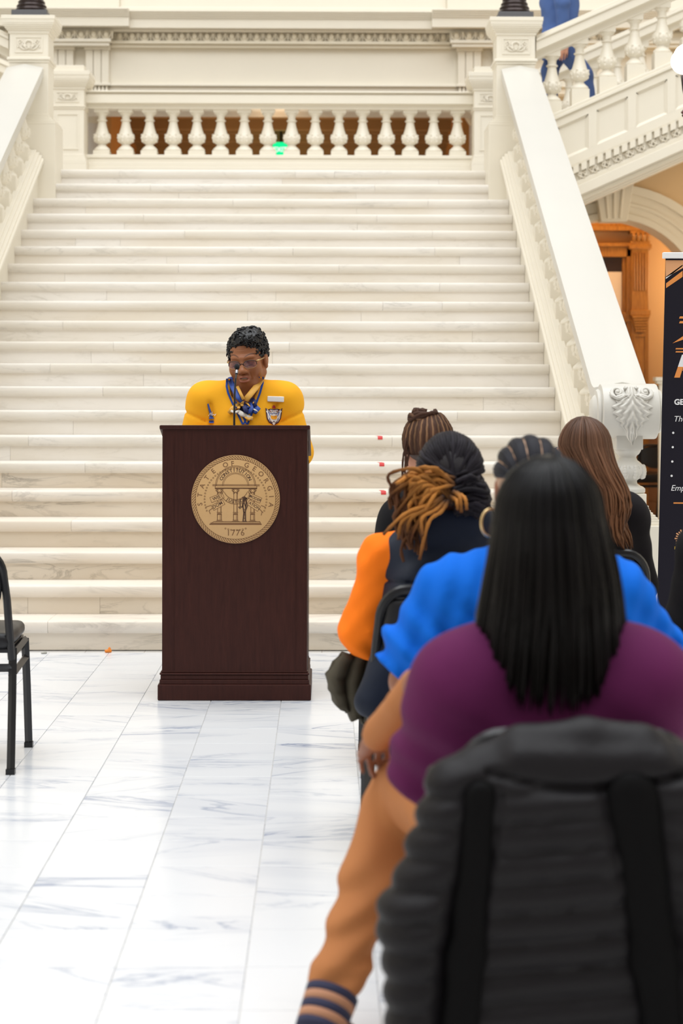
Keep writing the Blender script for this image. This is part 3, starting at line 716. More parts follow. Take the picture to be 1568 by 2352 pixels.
# oak doorway
dr = struct(empty('door_1', (2.90, YD, 0)), 'golden oak doorway with fluted pilasters seen through the arch')
def dpart(q, name, m=M['oak'], bevel=.006, smooth=False): o = q.build(name, m, None, bevel=bevel, smooth=smooth); par(o, dr); return o
for sd in (-1, 1):
    X = 2.90 + sd*.545
    q = MB(); q.box(X-.095, X+.095, YD-.16, YD-.03, 0, 2.92); 
    for k in range(5): q.box(X-.07+.03*k, X-.055+.03*k, YD-.175, YD-.16, 2.45, 2.86)
    dpart(q, 'pilaster')
    q = MB(); q.box(X-.12, X+.12, YD-.2, YD-.03, 2.90, 2.955); q.box(X-.105, X+.105, YD-.19, YD-.03, 2.955, 2.99)
    for k in range(4): q.tube([(X-.075+.05*k, YD-.19, 2.99), (X-.075+.05*k, YD-.22, 3.04), (X-.075+.05*k, YD-.19, 3.08)], .018, 8)
    q.box(X-.11, X+.11, YD-.2, YD-.03, 3.07, 3.10); dpart(q, 'pilaster_capital', smooth='auto', bevel=.003)
    q = MB(); q.box(X-.11, X+.11, YD-.20, YD-.03, 2.18, 2.24)
    for k in range(6): q.prism([(X-.10+.008*k, 2.18-.03*k), (X+.10-.008*k, 2.18-.03*k), (X+.092-.008*k, 2.15-.03*k), (X-.092+.008*k, 2.15-.03*k)], YD-.23+.008*k, YD-.1, 'y')
    dpart(q, 'bracket')
    q = MB(); q.box(X-.07, X-.055, YD-.172, YD-.16, .3, 1.95); q.box(X+.055, X+.07, YD-.172, YD-.16, .3, 1.95); q.box(X-.07, X+.07, YD-.172, YD-.16, 1.95, 1.97); dpart(q, 'pilaster_panel', bevel=.003)
    q = MB(); q.box(2.9+sd*.45-.045, 2.9+sd*.45+.045, YD-.12, YD-.03, 0, 2.92); q.box(2.9+sd*.385-.02, 2.9+sd*.385+.02, YD-.08, YD-.03, 0, 2.82); dpart(q, 'door_jamb')
q = MB(); q.box(2.24, 3.56, YD-.19, YD-.03, 3.10, 3.15); q.box(2.26, 3.54, YD-.15, YD-.03, 3.15, 3.33); q.box(2.22, 3.58, YD-.22, YD-.03, 3.33, 3.38); q.box(2.17, 3.63, YD-.27, YD-.03, 3.38, 3.44); q.box(2.35, 3.45, YD-.12, YD-.03, 2.82, 2.96); q.box(2.38, 3.42, YD-.16, YD-.03, 2.93, 2.97); dpart(q, 'door_header')
q = MB(); q.box(2.40, 3.40, YD-.06, YD-.03, 2.22, 2.82); dpart(q, 'transom_panel', mat('dark_glass', (.03,.015,.01), .25), 0)
q = MB(); q.box(2.40, 3.26, YD-.075, YD-.055, 2.20, 2.66); dpart(q, 'window_blind', M['blind'], .002)
q = MB(); q.box(2.36, 3.44, YD-.11, YD-.03, 2.14, 2.22); q.box(2.36, 3.44, YD-.13, YD-.03, 2.11, 2.14); dpart(q, 'transom_bar')
for sd in (-1, 1):
    q = MB(); xa_, xb_ = (2.42, 2.895) if sd < 0 else (2.905, 3.38)
    q.box(xa_, xb_, YD-.06, YD-.03, .01, 2.11)
    for (z0, z1) in ((.15, .8), (.95, 1.95)):
        for (a, b, c, e) in ((xa_+.07, xb_-.07, z1-.03, z1), (xa_+.07, xb_-.07, z0, z0+.03), (xa_+.07, xa_+.1, z0, z1), (xb_-.1, xb_-.07, z0, z1)): q.box(a, b, YD-.075, YD-.058, c, e)
    dpart(q, 'door_leaf')
lamp('doorway_lamp', (2.75, 19.55, 3.75), 27, (1.0, .66, .33), .10)
lamp('arch_room_lamp', (4.3, 19.5, 2.6), 28, (1.0, .70, .40), .2)
lamp('side_hall_lamp', (4.4, 17.4, 2.6), 16, (1.0, .66, .36), .2)
# hall side walls (outside the frame)
struct(MB().box(-9.2, -9.0, -3, 30, -.12, 8.4).build('wall_left', M['cream']), 'cream left wall of the hall')
struct(MB().box(9.0, 9.2, -3, 30, -.12, 8.4).build('wall_right_hall', M['cream']), 'cream right wall of the hall')
# ================================================================== implicit-surface modelling
import openvdb as vdb
class SDF:
    """signed distance field on a grid; primitives are blended with a smooth minimum"""
    def __init__(s, lo, hi, h):
        s.h = h; s.lo = np.array(lo, float); n = np.ceil((np.array(hi)-s.lo)/h).astype(int)+1
        s.n = n; s.F = np.full(tuple(n), 0.08, np.float32)
        s.ax = [s.lo[i] + h*np.arange(n[i]) for i in range(3)]
    def sub(s, lo, hi):
        a = np.clip(np.floor((np.array(lo)-s.lo)/s.h).astype(int), 0, s.n); b = np.clip(np.ceil((np.array(hi)-s.lo)/s.h).astype(int)+1, 0, s.n)
        if (b <= a).any(): return None
        sl = tuple(slice(a[i], b[i]) for i in range(3))
        X = s.ax[0][sl[0]][:, None, None]; Y = s.ax[1][sl[1]][None, :, None]; Z = s.ax[2][sl[2]][None, None, :]
        return sl, X, Y, Z
    def comb(s, sl, D, k, op):
        A = s.F[sl]; D = D.astype(np.float32)
        if op == '+':
            if k > 0: hh = np.clip(0.5+0.5*(A-D)/k, 0, 1); s.F[sl] = A*(1-hh)+D*hh - k*hh*(1-hh)
            else: s.F[sl] = np.minimum(A, D)
        elif op == '-':
            D = -D
            if k > 0: hh = np.clip(0.5-0.5*(A-D)/k, 0, 1); s.F[sl] = A*(1-hh)+D*hh + k*hh*(1-hh)
            else: s.F[sl] = np.maximum(A, D)
        else:
            if k > 0: hh = np.clip(0.5-0.5*(A-D)/k, 0, 1); s.F[sl] = A*(1-hh)+D*hh + k*hh*(1-hh)
            else: s.F[sl] = np.maximum(A, D)
        return s
    def cap(s, a, b, ra, rb=None, k=.02, op='+', flat=None):
        """tapered capsule; flat=(axis vector, factor) squashes it along a direction"""
        rb = ra if rb is None else rb; a = np.array(a, float); b = np.array(b, float); m = max(ra, rb)+k+.03
        if flat is not None: m += max(ra, rb)*max(0, 1/flat[1]-1)
        q = s.sub(np.minimum(a, b)-m, np.maximum(a, b)+m)
        if q is None: return s
        sl, X, Y, Z = q; ba = b-a; L = ba.dot(ba)+1e-9
        px, py, pz = X-a[0], Y-a[1], Z-a[2]
        t = np.clip((px*ba[0]+py*ba[1]+pz*ba[2])/L, 0, 1)
        dx, dy, dz = px-ba[0]*t, py-ba[1]*t, pz-ba[2]*t
        if flat is not None:
            n = np.array(flat[0], float); n /= np.linalg.norm(n); f = flat[1]
            dn = dx*n[0]+dy*n[1]+dz*n[2]; g = (f-1)*dn
            dx, dy, dz = dx+g*n[0], dy+g*n[1], dz+g*n[2]
        return s.comb(sl, np.sqrt(dx*dx+dy*dy+dz*dz)-(ra+(rb-ra)*t), k, op)
    def ell(s, c, r, k=.02, op='+', R=None):
        c = np.array(c, float); r = np.array(r, float); m = r.max()+k+.02
        q = s.sub(c-m, c+m)
        if q is None: return s
        sl, X, Y, Z = q; x, y, z = X-c[0], Y-c[1], Z-c[2]
        if R is not None:
            R = np.array(R)   # columns = local axes
            x, y, z = x*R[0,0]+y*R[1,0]+z*R[2,0], x*R[0,1]+y*R[1,1]+z*R[2,1], x*R[0,2]+y*R[1,2]+z*R[2,2]
        k0 = np.sqrt((x/r[0])**2+(y/r[1])**2+(z/r[2])**2); k1 = np.sqrt((x/r[0]**2)**2+(y/r[1]**2)**2+(z/r[2]**2)**2)+1e-6
        return s.comb(sl, k0*(k0-1)/k1, k, op)
    def box(s, c, r, rad=.01, k=.02, op='+', R=None):
        c = np.array(c, float); r = np.array(r, float); m = np.linalg.norm(r)+k+.03
        q = s.sub(c-m, c+m)
        if q is None: return s
        sl, X, Y, Z = q; x, y, z = X-c[0], Y-c[1], Z-c[2]
        if R is not None:
            R = np.array(R); x, y, z = x*R[0,0]+y*R[1,0]+z*R[2,0], x*R[0,1]+y*R[1,1]+z*R[2,1], x*R[0,2]+y*R[1,2]+z*R[2,2]
        x, y, z = np.abs(x)-r[0]+rad+0*(y+z), np.abs(y)-r[1]+rad+0*(x+z), np.abs(z)-r[2]+rad+0*(x+y)
        D = np.sqrt(np.maximum(x, 0)**2+np.maximum(y, 0)**2+np.maximum(z, 0)**2)+np.minimum(np.maximum(np.maximum(x, y), z), 0)-rad
        return s.comb(sl, D, k, op)
    def half(s, p, n, k=0.0):
        """keep the side the normal points away from"""
        n = np.array(n, float); n /= np.linalg.norm(n); sl = (slice(None),)*3
        X, Y, Z = s.ax[0][:, None, None], s.ax[1][None, :, None], s.ax[2][None, None, :]
        return s.comb(sl, (X-p[0])*n[0]+(Y-p[1])*n[1]+(Z-p[2])*n[2], k, '&')
    def disp(s, fn):
        X, Y, Z = s.ax[0][:, None, None], s.ax[1][None, :, None], s.ax[2][None, None, :]
        s.F += fn(X, Y, Z).astype(np.float32); return s
    def mesh(s, name, mt, parent=None, col=None, smooth=1, adapt=0.0):
        g = vdb.FloatGrid(background=0.08); g.copyFromArray(s.F.astype(np.float32), tolerance=0.0)
        P, Tq, Q = g.convertToPolygons(isovalue=0.0, adaptivity=adapt)
        P = P*s.h + s.lo
        me = bpy.data.meshes.new(name)
        nq, ntri = len(Q), len(Tq)
        me.vertices.add(len(P)); me.vertices.foreach_set('co', P.astype(np.float32).ravel())
        loops = np.concatenate([Q[:, ::-1].ravel(), Tq[:, ::-1].ravel()]) if ntri else Q[:, ::-1].ravel()
        me.loops.add(len(loops)); me.loops.foreach_set('vertex_index', loops.astype(np.int32))
        me.polygons.add(nq+ntri)
        st_ = np.concatenate([np.arange(nq)*4, nq*4+np.arange(ntri)*3]); me.polygons.foreach_set('loop_start', st_.astype(np.int32))
        me.update(calc_edges=True); me.validate()
        bm = bmesh.new(); bm.from_mesh(me)
        for _ in range(smooth): bmesh.ops.smooth_vert(bm, verts=bm.verts, factor=0.5, use_axis_x=True, use_axis_y=True, use_axis_z=True)
        bmesh.ops.recalc_face_normals(bm, faces=bm.faces); bm.to_mesh(me); bm.free()
        me.polygons.foreach_set('use_smooth', [True]*len(me.polygons))
        if mt: me.materials.append(mt)
        o = bpy.data.objects.new(name, me); COL.objects.link(o)
        if parent: o.parent = parent
        if col is not None:
            V = np.empty(len(me.vertices)*3, np.float32); me.vertices.foreach_get('co', V); V = V.reshape(-1, 3)
            setcol(o, col(V))
        return o
def vnoise(X, Y, Z, f, seed=0):
    """cheap smooth pseudo-noise"""
    r = np.random.RandomState(seed); a = 0
    for i in range(5):
        w = r.normal(size=3)*f; p = r.uniform(0, 6.28, 3)
        a = a + np.sin(X*w[0]+Y*w[1]+Z*w[2]+p[0])*np.cos(X*w[1]-Y*w[2]+Z*w[0]+p[1])
    return a/3.0
def rotm(yaw=0, pitch=0, roll=0):
    """columns right, forward, up. yaw>0 turns left (counter-clockwise), pitch>0 looks up"""
    return (Matrix.Rotation(math.radians(yaw), 3, 'Z') @ Matrix.Rotation(math.radians(pitch), 3, 'X') @ Matrix.Rotation(math.radians(roll), 3, 'Y'))
def hand_sdf(S, wr, d, pn, side=1, curl=.5, sc=1.0, k=.006):
    """wrist, pointing direction, palm normal (out of the back of the hand)"""
    wr = Vector(wr); d = Vector(d).normalized(); pn = Vector(pn); pn = (pn - d*pn.dot(d)).normalized(); l = d.cross(pn)*side   # l points to the thumb side
    S.cap(wr, wr+d*.04*sc, .026*sc, .030*sc, k=.012, flat=(pn, 1.5))
    S.cap(wr+d*.03*sc+l*.014*sc, wr+d*.085*sc+l*.020*sc, .022*sc, .019*sc, k=.01, flat=(pn, 1.4)); S.cap(wr+d*.03*sc-l*.014*sc, wr+d*.078*sc-l*.022*sc, .022*sc, .018*sc, k=.01, flat=(pn, 1.4))
    for i, (o, L, r) in enumerate(((.030, .072, .0088), (.010, .080, .0090), (-.011, .074, .0086), (-.031, .058, .0076))):
        p = wr + d*(.086-.004*i)*sc + l*o*sc; a = curl*.35; dirv = (d + l*o*2.0).normalized()
        for s_, f in enumerate((.45, .30, .25)):
            dd = (dirv*math.cos(a) - pn*math.sin(a)).normalized(); q = p + dd*L*f*sc
            S.cap(p, q, r*sc*(1-.07*s_), r*sc*(.93-.07*s_), k=.003); p = q; a += curl*.75
    p = wr + d*.028*sc + l*.024*sc; a = (d*.55+l*.75-pn*.25).normalized(); q = p+a*.036*sc; S.cap(p, q, .0125*sc, .0105*sc, k=.008)
    a = (d*.85+l*.35-pn*.35*curl).normalized(); q2 = q+a*.028*sc; S.cap(q, q2, .010*sc, .0088*sc, k=.004)
def head_sdf(S, c, R, sc=1.0, ears=True, mouth_open=0.0):
    """head of 0.235 m at sc=1; c between the ears at eye level; R columns right, forward, up"""
    Rn = np.array(R); c = np.array(c)
    P = lambda x, y, z: c + Rn @ (np.array((x, y, z))*sc)
    E = lambda p, r, k=.015, op='+': S.ell(P(*p), np.array(r)*sc, k*sc, op, Rn)
    Cp = lambda a, b, ra, rb, k=.01, op='+': S.cap(P(*a), P(*b), ra*sc, rb*sc, k*sc, op)
    E((0, -.014, .032), (.076, .094, .083)); E((0, .028, -.035), (.062, .062, .076), .02); E((0, .052, -.094), (.030, .026, .022), .035)
    Cp((-.055, .0, -.06), (-.025, .045, -.098), .022, .018, .03); Cp((.055, .0, -.06), (.025, .045, -.098), .022, .018, .03)
    for s in (-1, 1):
        E((s*.040, .054, -.032), (.026, .026, .028), .03); Cp((s*.010, .084, .017), (s*.045, .070, .020), .010, .008, .016)
        E((s*.033, .098, -.002), (.020, .016, .014), .014, '-')
        E((s*.032, .068, -.003), (.0160, .0155, .0150), .004)
        Cp((s*.018, .081, .006), (s*.046, .073, .005), .0045, .004, .006)
        E((s*.015, .098, -.037), (.0095, .012, .0085), .007)
        E((s*.007, .108, -.046), (.004, .006, .004), .003, '-')
        Cp((s*.022, .088, -.045), (s*.034, .074, -.070), .004, .003, .008, '+')
        if ears:
            E((s*.076, -.008, -.006), (.012, .019, .032), .008); E((s*.090, -.002, -.002), (.006, .008, .016), .005, '-'); E((s*.077, -.004, -.036), (.008, .010, .010), .006)
    Cp((0, .082, .008), (0, .103, -.028), .0085, .0115, .012); E((0, .108, -.035), (.0125, .012, .0105), .008)
    Cp((-.020, .083, -.064), (0, .094, -.060), .006, .0085, .008); Cp((.020, .083, -.064), (0, .094, -.060), .006, .0085, .008)
    E((0, .088, -.078), (.021, .012, .009), .008)
    E((0, .096, -.0685-mouth_open*.3), (.019, .014, .0025+mouth_open), .003, '-')
    return S
def body_sdf(J, h=.008, fine=True, hands=True):
    """J: joints dict. One continuous body. keys: head(c,R,sc) neck chest belly pelvis, sh[2] el[2] wr[2] hip[2] kn[2] an[2] toe[2], hd[2]=(dir, normal, curl)"""
    pts = []
    for kk, v in J.items():
        if kk in ('head', 'w', 'hd', 'leg', 'arm'): continue
        pts += [v] if not isinstance(v[0], (tuple, list, Vector, np.ndarray)) else list(v)
    pts.append(tuple(J['head'][0]))
    A = np.array([tuple(p) for p in pts]); lo = A.min(0)-.20; hi = A.max(0)+.20; w = J.get('w', 1.0)
    S = SDF(lo, hi, h)
    V = lambda p: Vector(p)
    S.ell(J['pelvis'], (.175*w, .125*w, .12), .04); S.ell(J['belly'], (.145*w, .115*w, .15), .06); S.ell(J['chest'], (.160*w, .115*w, .17), .06)
    hc, R, sc = J['head']
    S.cap(J['chest'], J['neck'], .09*w, .06, .05)
    up = Vector(np.array(R)[:, 2]); fw = Vector(np.array(R)[:, 1])
    S.cap(J['neck'], Vector(hc)-up*.055*sc-fw*.018, .056, .054, .03)
    head_sdf(S, hc, R, sc)
    lg, am = J.get('leg', 1.0), J.get('arm', 1.0)
    for i in (0, 1):
        S.cap(J['neck'], J['sh'][i], .05, .055*w, .05); S.cap(J['chest'], J['sh'][i], .09, .05*w, .05)
        S.cap(J['sh'][i], J['el'][i], .054*w, .042*w*am, .03); S.cap(J['el'][i], J['wr'][i], .043*w*am, .027, .02)
        if 'hd' in J and hands: hand_sdf(S, J['wr'][i], J['hd'][i][0], J['hd'][i][1], (1 if i == 0 else -1), J['hd'][i][2])
        S.cap(J['pelvis'], J['hip'][i], .10*w, .10*w*lg, .05); S.cap(J['hip'][i], J['kn'][i], .092*w*lg, .060*lg, .04); S.cap(J['kn'][i], J['an'][i], .058*lg, .038, .02)
        k_, a_ = V(J['kn'][i]), V(J['an'][i]); b_ = V(J['toe'][i])
        o_ = (b_-a_).normalized()*.012; S.cap(k_.lerp(a_, .18)-o_, k_.lerp(a_, .5)-o_, .050*lg, .044*lg, .03)
        S.cap(a_+Vector((0,0,-.035)), b_, .036, .028, .02); S.cap(a_, a_+Vector((0,0,-.03)) - (b_-a_).normalized()*.025, .034, .03, .02)
    return S
def skin_mat(name, rough=.5): return mat(name, (1,1,1), rough, attr='Col', noise=.05, nscale=40, bump=.06, bscale=350, spec=.4)
def loc_of(V, c, R, sc):
    return ((V-np.array(c)) @ np.array(R))/sc
def sm(e0, e1, x): t = np.clip((x-e0)/(e1-e0), 0, 1); return t*t*(3-2*t)
def face_cols(c, R, sc, skin, lip, brow, teeth=False):
    def f(V):
        L = loc_of(V, c, R, sc); x, y, z = L[:, 0], L[:, 1], L[:, 2]; n = len(V)
        col = np.tile(np.array(skin), (n, 1)); ax_ = np.abs(x)
        def mixc(m, cc):
            nonlocal col; m = m[:, None]; col = col*(1-m)+np.array(cc)*m
        front = sm(.04, .06, y)
        mixc(front*(1-sm(.9, 1.25, np.sqrt((x/.024)**2+((z+.069)/.0135)**2)))*.85, lip)
        if teeth: mixc(front*(1-sm(.7, 1.0, np.sqrt((x/.014)**2+((z+.0690)/.0040)**2))), (.75, .68, .6))
        zb = .0225+.010*np.sin(np.clip((ax_-.012)/.04, 0, 1)*2.4)
        mixc(front*np.clip(1-np.abs(z-zb)/.0035, 0, 1)*(sm(.010, .016, ax_)*(1-sm(.050, .056, ax_)))*.9, brow)
        d = np.sqrt(((ax_-.032)/.018)**2+((z+.004)/.012)**2); mixc(front*(1-sm(.8, 1.2, d))*.35, np.array(skin)*.5)
        mixc(front*np.clip(1-np.abs(z+.012-.004*np.cos((ax_-.032)/.016*1.3)+.006)/.0022, 0, 1)*(1-sm(.015, .018, np.abs(ax_-.032))), (.01,.008,.008))
        return col
    return f
def locks(paths, rads, cols, name, mt, parent, n=6, ribbed=0.0, flat=1.0):
    """hair locks: paths list of point lists; rads list of per-point radii; cols list of per-point colours"""
    mb = MB(); cl = []
    for p, r, c in zip(paths, rads, cols):
        mb.tube(p, r, n, flat=flat)
        for cc in c: cl += [cc]*n
    me = bpy.data.meshes.new(name); me.from_pydata(mb.v, [], mb.f); me.polygons.foreach_set('use_smooth', [True]*len(me.polygons)); me.materials.append(mt)
    o = bpy.data.objects.new(name, me); COL.objects.link(o); o.parent = parent; setcol(o, np.array(cl)); return o
# ================================================================== lectern
def yawbox(t, ang): t.rotation_euler = (0, 0, ang)
PX, PY = (540-HX)*8.25/FPX, 8.25
lec = thing('lectern', 'dark mahogany lectern with a round state seal on its front panel', 'lectern', (PX, PY+.24, 0))
hw, dp = .322, .235
WD = M['wood_dark']
def lp(q, name, m=WD, bevel=.003, smooth=False): o = q.build(name, m, lec, bevel=bevel, smooth=smooth); return o
q = MB(); q.box(-hw, hw, -dp, -dp+.02, .10, 1.205); lp(q, 'front_panel', bevel=.004)
for sd in (-1, 1):
    q = MB(); q.prism([(-dp+.001, .10), (-dp+.001, 1.20), (dp-.02, 1.07), (dp-.02, .10)], sd*hw-.012*(1 if sd > 0 else -1)-.010, sd*hw-.012*(1 if sd > 0 else -1)+.012, 'x'); lp(q, 'side_panel')
    q = MB(); q.box(sd*(hw+.002)-.001, sd*(hw+.002)+.001, -dp+.045, -dp+.053, .12, 1.15); q.box(sd*(hw+.002)-.001, sd*(hw+.002)+.001, dp-.07, dp-.062, .12, 1.05); lp(q, 'side_bead', bevel=0)
q = MB(); q.box(-hw+.05, -hw+.053, -dp-.0015, -dp+.004, .10, 1.16); lp(q, 'stile_groove', bevel=0)
q = MB(); q.box(hw-.053, hw-.05, -dp-.0015, -dp+.004, .10, 1.16); lp(q, 'stile_groove', bevel=0)
q = MB(); q.prism([(-dp-.010, 1.203), (-dp-.010, 1.222), (dp-.0, 1.085), (dp-.0, 1.066)], -hw-.012, hw+.012, 'x'); lp(q, 'slanted_top', bevel=.005)
q = MB(); q.box(-hw-.004, hw+.004, -dp-.006, dp, .0, .085); q.box(-hw-.018, hw+.018, -dp-.018, dp, 0, .072); lp(q, 'plinth', bevel=.006)
q = MB(); q.box(-hw-.010, hw+.010, -dp-.010, dp, .070, .092); q.box(-hw-.006, hw+.006, -dp-.006, dp, .092, .112); q.box(-hw-.010, hw+.010, -dp-.010, dp, .112, .122); q.box(-hw-.004, hw+.004, -dp-.004, dp, .122, .130); lp(q, 'base_moulding', bevel=.004)
q = MB(); q.box(-hw+.02, hw-.02, -dp+.02, dp-.03, .12, .14); q.box(-hw+.02, hw-.02, -dp+.02, dp-.05, .62, .64); lp(q, 'shelf')
lec.rotation_euler = (0, 0, math.radians(-.25))
# seal
seal = empty('seal'); seal.parent = lec; seal.location = ((542-540)*8.25/FPX, -dp-.001, z_at(1147, 8.25)); seal['label'] = 'round tan state seal with engraved brown lettering'
SR = 101.5*8.25/FPX
gold = mat('seal_tan', (0.60, 0.37, 0.165), 0.38, noise=.03, nscale=60, spec=.4); ink = mat('seal_ink', (0.20, 0.095, 0.035), 0.5); ink2 = mat('seal_dark_ink', (0.085, 0.038, 0.018), 0.5)
q = MB(); q.lathe([(SR, 0), (SR, .006), (SR-.002, .007), (0.001, .007)], (0,0,0), 72, 'y'); q.v = [(x, -abs(y), z) for x, y, z in q.v]
q.build('seal_disc', gold, seal, smooth='auto')
yy = -.0074
def S2(u, v): return (u*SR, yy, v*SR)
def line(q, pts, w): 
    for (a, b) in zip(pts[:-1], pts[1:]):
        a = Vector((a[0], a[1])); b = Vector((b[0], b[1])); d_ = (b-a); 
        if d_.length < 1e-6: continue
        n_ = Vector((-d_.y, d_.x)).normalized()*w/2; e_ = d_.normalized()*w*.3
        P = [a-n_-e_, b-n_+e_, b+n_+e_, a+n_-e_]; q.add([S2(p.x, p.y) for p in P], [(0,1,2,3)])
def circ(q, r, w, n=72, a0=0, a1=360, c=(0,0)):
    line(q, [(c[0]+r*math.cos(math.radians(a0+(a1-a0)*i/n)), c[1]+r*math.sin(math.radians(a0+(a1-a0)*i/n))) for i in range(n+1)], w)
q = MB(); circ(q, .905, .012); circ(q, .985, .008)
for i in range(96):
    a = 2*math.pi*i/96; b = a+.075; line(q, [(.915*math.cos(a), .915*math.sin(a)), (.95*math.cos(a+.05), .95*math.sin(a+.05)), (.975*math.cos(b+.01), .975*math.sin(b+.01))], .016)
for i in range(66):
    a = 2*math.pi*i/66
    if 205 < math.degrees(a) < 247 or 293 < math.degrees(a) < 335: continue
    circ(q, .0155, .008, 8, c=(.70*math.cos(a), .70*math.sin(a)))
tag(q.build('seal_border', ink, seal), kind='stuff')
def arc_text(q, txt, r, a0, a1, size, flip=False, bold=.012):
    n = len(txt)
    for i, ch in enumerate(txt):
        if ch == ' ': continue
        a = math.radians(a0+(a1-a0)*i/(n-1))
        m_ = Matrix.Translation((r*math.cos(a)*SR, yy, r*math.sin(a)*SR)) @ Matrix.Rotation(-(a-math.pi/2), 4, 'Y') @ Matrix.Rotation(math.pi/2, 4, 'X')
        text_mb(ch, size*SR, q, m_, bold=bold, align='CENTER')
q = MB(); arc_text(q, 'STATE', .76, 188, 128.5, .155); arc_text(q, 'OF', .76, 106.5, 95, .155); arc_text(q, 'GEORGIA', .76, 72, -9, .155)
m_ = Matrix.Translation((0, yy, -.82*SR)) @ Matrix.Rotation(math.pi/2, 4, 'X'); text_mb('1776', .19*SR, q, m_, bold=.004, align='CENTER', space=1.12)
q.build('seal_lettering', ink, seal)
q = MB()
ac = (0.0, .30)
circ(q, .455, .012, 40, 0, 180, ac); circ(q, .43, .010, 40, 0, 180, ac); circ(q, .30, .010, 32, 0, 180, ac); circ(q, .275, .008, 32, 0, 180, ac)
for (a, b, c, d_) in ((-.52,.33,.54,.33), (-.52,.305,.54,.305), (-.46,.305,-.46,.25), (.48,.305,.48,.25), (-.46,.245,.48,.245)): line(q, [(a, b), (c, d_)], .014)
line(q, [(-.46,.25),(.48,.25)], .03)
for x in (-.365, 0.0, .385):
    for (w_, z0, z1) in ((.085, .16, .245), (.05, .14, .17)):
        line(q, [(x-w_, z1-.012), (x+w_, z1-.012)], .022); line(q, [(x-w_, z1-.045), (x-w_*.4, z0)], .016); line(q, [(x+w_, z1-.045), (x+w_*.4, z0)], .016)
    circ(q, .018, .012, 8, c=(x-.05, .20)); circ(q, .018, .012, 8, c=(x+.05, .20))
    for e in (-.040, .040): line(q, [(x+e, .14), (x+e, -.30)], .014)
    line(q, [(x+.025, .14), (x+.025, -.30)], .008)
    for (w_, z) in ((.055, -.295), (.05, -.32), (.042, -.335)): line(q, [(x-w_, z), (x+w_, z)], .014)
    for e in (-.045, .045): line(q, [(x+e, -.34), (x+e, -.47)], .018)
    line(q, [(x-.05, -.345), (x+.05, -.345)], .014); line(q, [(x-.055, -.475), (x+.055, -.475)], .02); line(q, [(x-.08, -.50), (x+.08, -.50)], .016); line(q, [(x+.018, -.36), (x+.018, -.46)], .012)
line(q, [(-.49,-.505),(.55,-.505)], .016); line(q, [(-.58,-.565),(.58,-.565)], .03); line(q, [(-.56,-.54),(.56,-.54)], .02); line(q, [(-.49,-.505),(-.56,-.55)], .012); line(q, [(.55,-.505),(.57,-.55)], .012)
q.build('seal_arch', ink, seal)
q = MB(); arc_text(q, 'CONSTITUTION', .325, 153, 27, .105, bold=.02)
for i in range(len(q.v)): pass
q.v = [(x, y, z+.30*SR) for x, y, z in q.v]
# banners
rib = gold
def ribbon(qf, ql, a, b, w_):
    (x0, z0), (x1, z1) = a, b; n_ = Vector((-(z1-z0), x1-x0)).normalized()*w_/2
    P = [(x0-n_.x, z0-n_.y), (x1-n_.x, z1-n_.y), (x1+n_.x, z1+n_.y), (x0+n_.x, z0+n_.y)]
    qf.add([(p[0]*SR, yy-.0002, p[1]*SR) for p in P], [(0,1,2,3)]); line(ql, P+[P[0]], .010)
qf = MB(); ql = MB()
ribbon(qf, ql, (-.56, -.02), (-.28, .09), .12); ribbon(qf, ql, (-.52, -.20), (-.27, -.06), .12); ribbon(qf, ql, (.30, .09), (.57, -.03), .12); ribbon(qf, ql, (.29, -.06), (.53, -.22), .12)
circ(ql, .285, .012, 20, 205, 335, (.005, .28)); circ(ql, .38, .012, 20, 207, 333, (.005, .27))
for a, b in (((-.27,.18),(-.33,.10)), ((.28,.18),(.33,.10)), ((-.56,-.14),(-.68,-.18)), ((-.60,-.26),(-.52,-.20)), ((.58,-.14),(.68,-.18)), ((.62,-.30),(.54,-.22)), ((-.60,-.26),(-.57,-.33)), ((.60,-.28),(.58,-.36))): line(ql, [a, b], .014)
tag(qf.build('seal_ribbon', gold, seal), kind='stuff'); o_ = ql; 
for i, p in enumerate(o_.v): o_.v[i] = (p[0], p[1]-.0004, p[2])
o_.build('seal_ribbon_outline', ink, seal)
def flat_text(q, s_, x, z, ang, size, bold=.015):
    m_ = Matrix.Translation((x*SR, yy-.0006, z*SR)) @ Matrix.Rotation(-math.radians(ang), 4, 'Y') @ Matrix.Rotation(math.pi/2, 4, 'X'); text_mb(s_, size*SR, q, m_, bold=bold, align='CENTER')
flat_text(q, 'WIS', -.42, .0, 22, .105); flat_text(q, 'DOM', -.39, -.16, 30, .105); flat_text(q, 'MODER', .43, .0, -24, .085); flat_text(q, 'ATION', .41, -.17, -32, .09)
n_ = 7
for i, ch in enumerate('JUSTICE'):
    a = math.radians(235+ (305-235)*i/6); m_ = Matrix.Translation(((.005+.36*math.cos(a))*SR, yy-.0006, (.27+.36*math.sin(a))*SR)) @ Matrix.Rotation(-(a+math.pi/2), 4, 'Y') @ Matrix.Rotation(math.pi/2, 4, 'X'); text_mb(ch, .10*SR, q, m_, bold=.015, align='CENTER')
tag(q.build('seal_small_lettering', ink2, seal), kind='stuff')
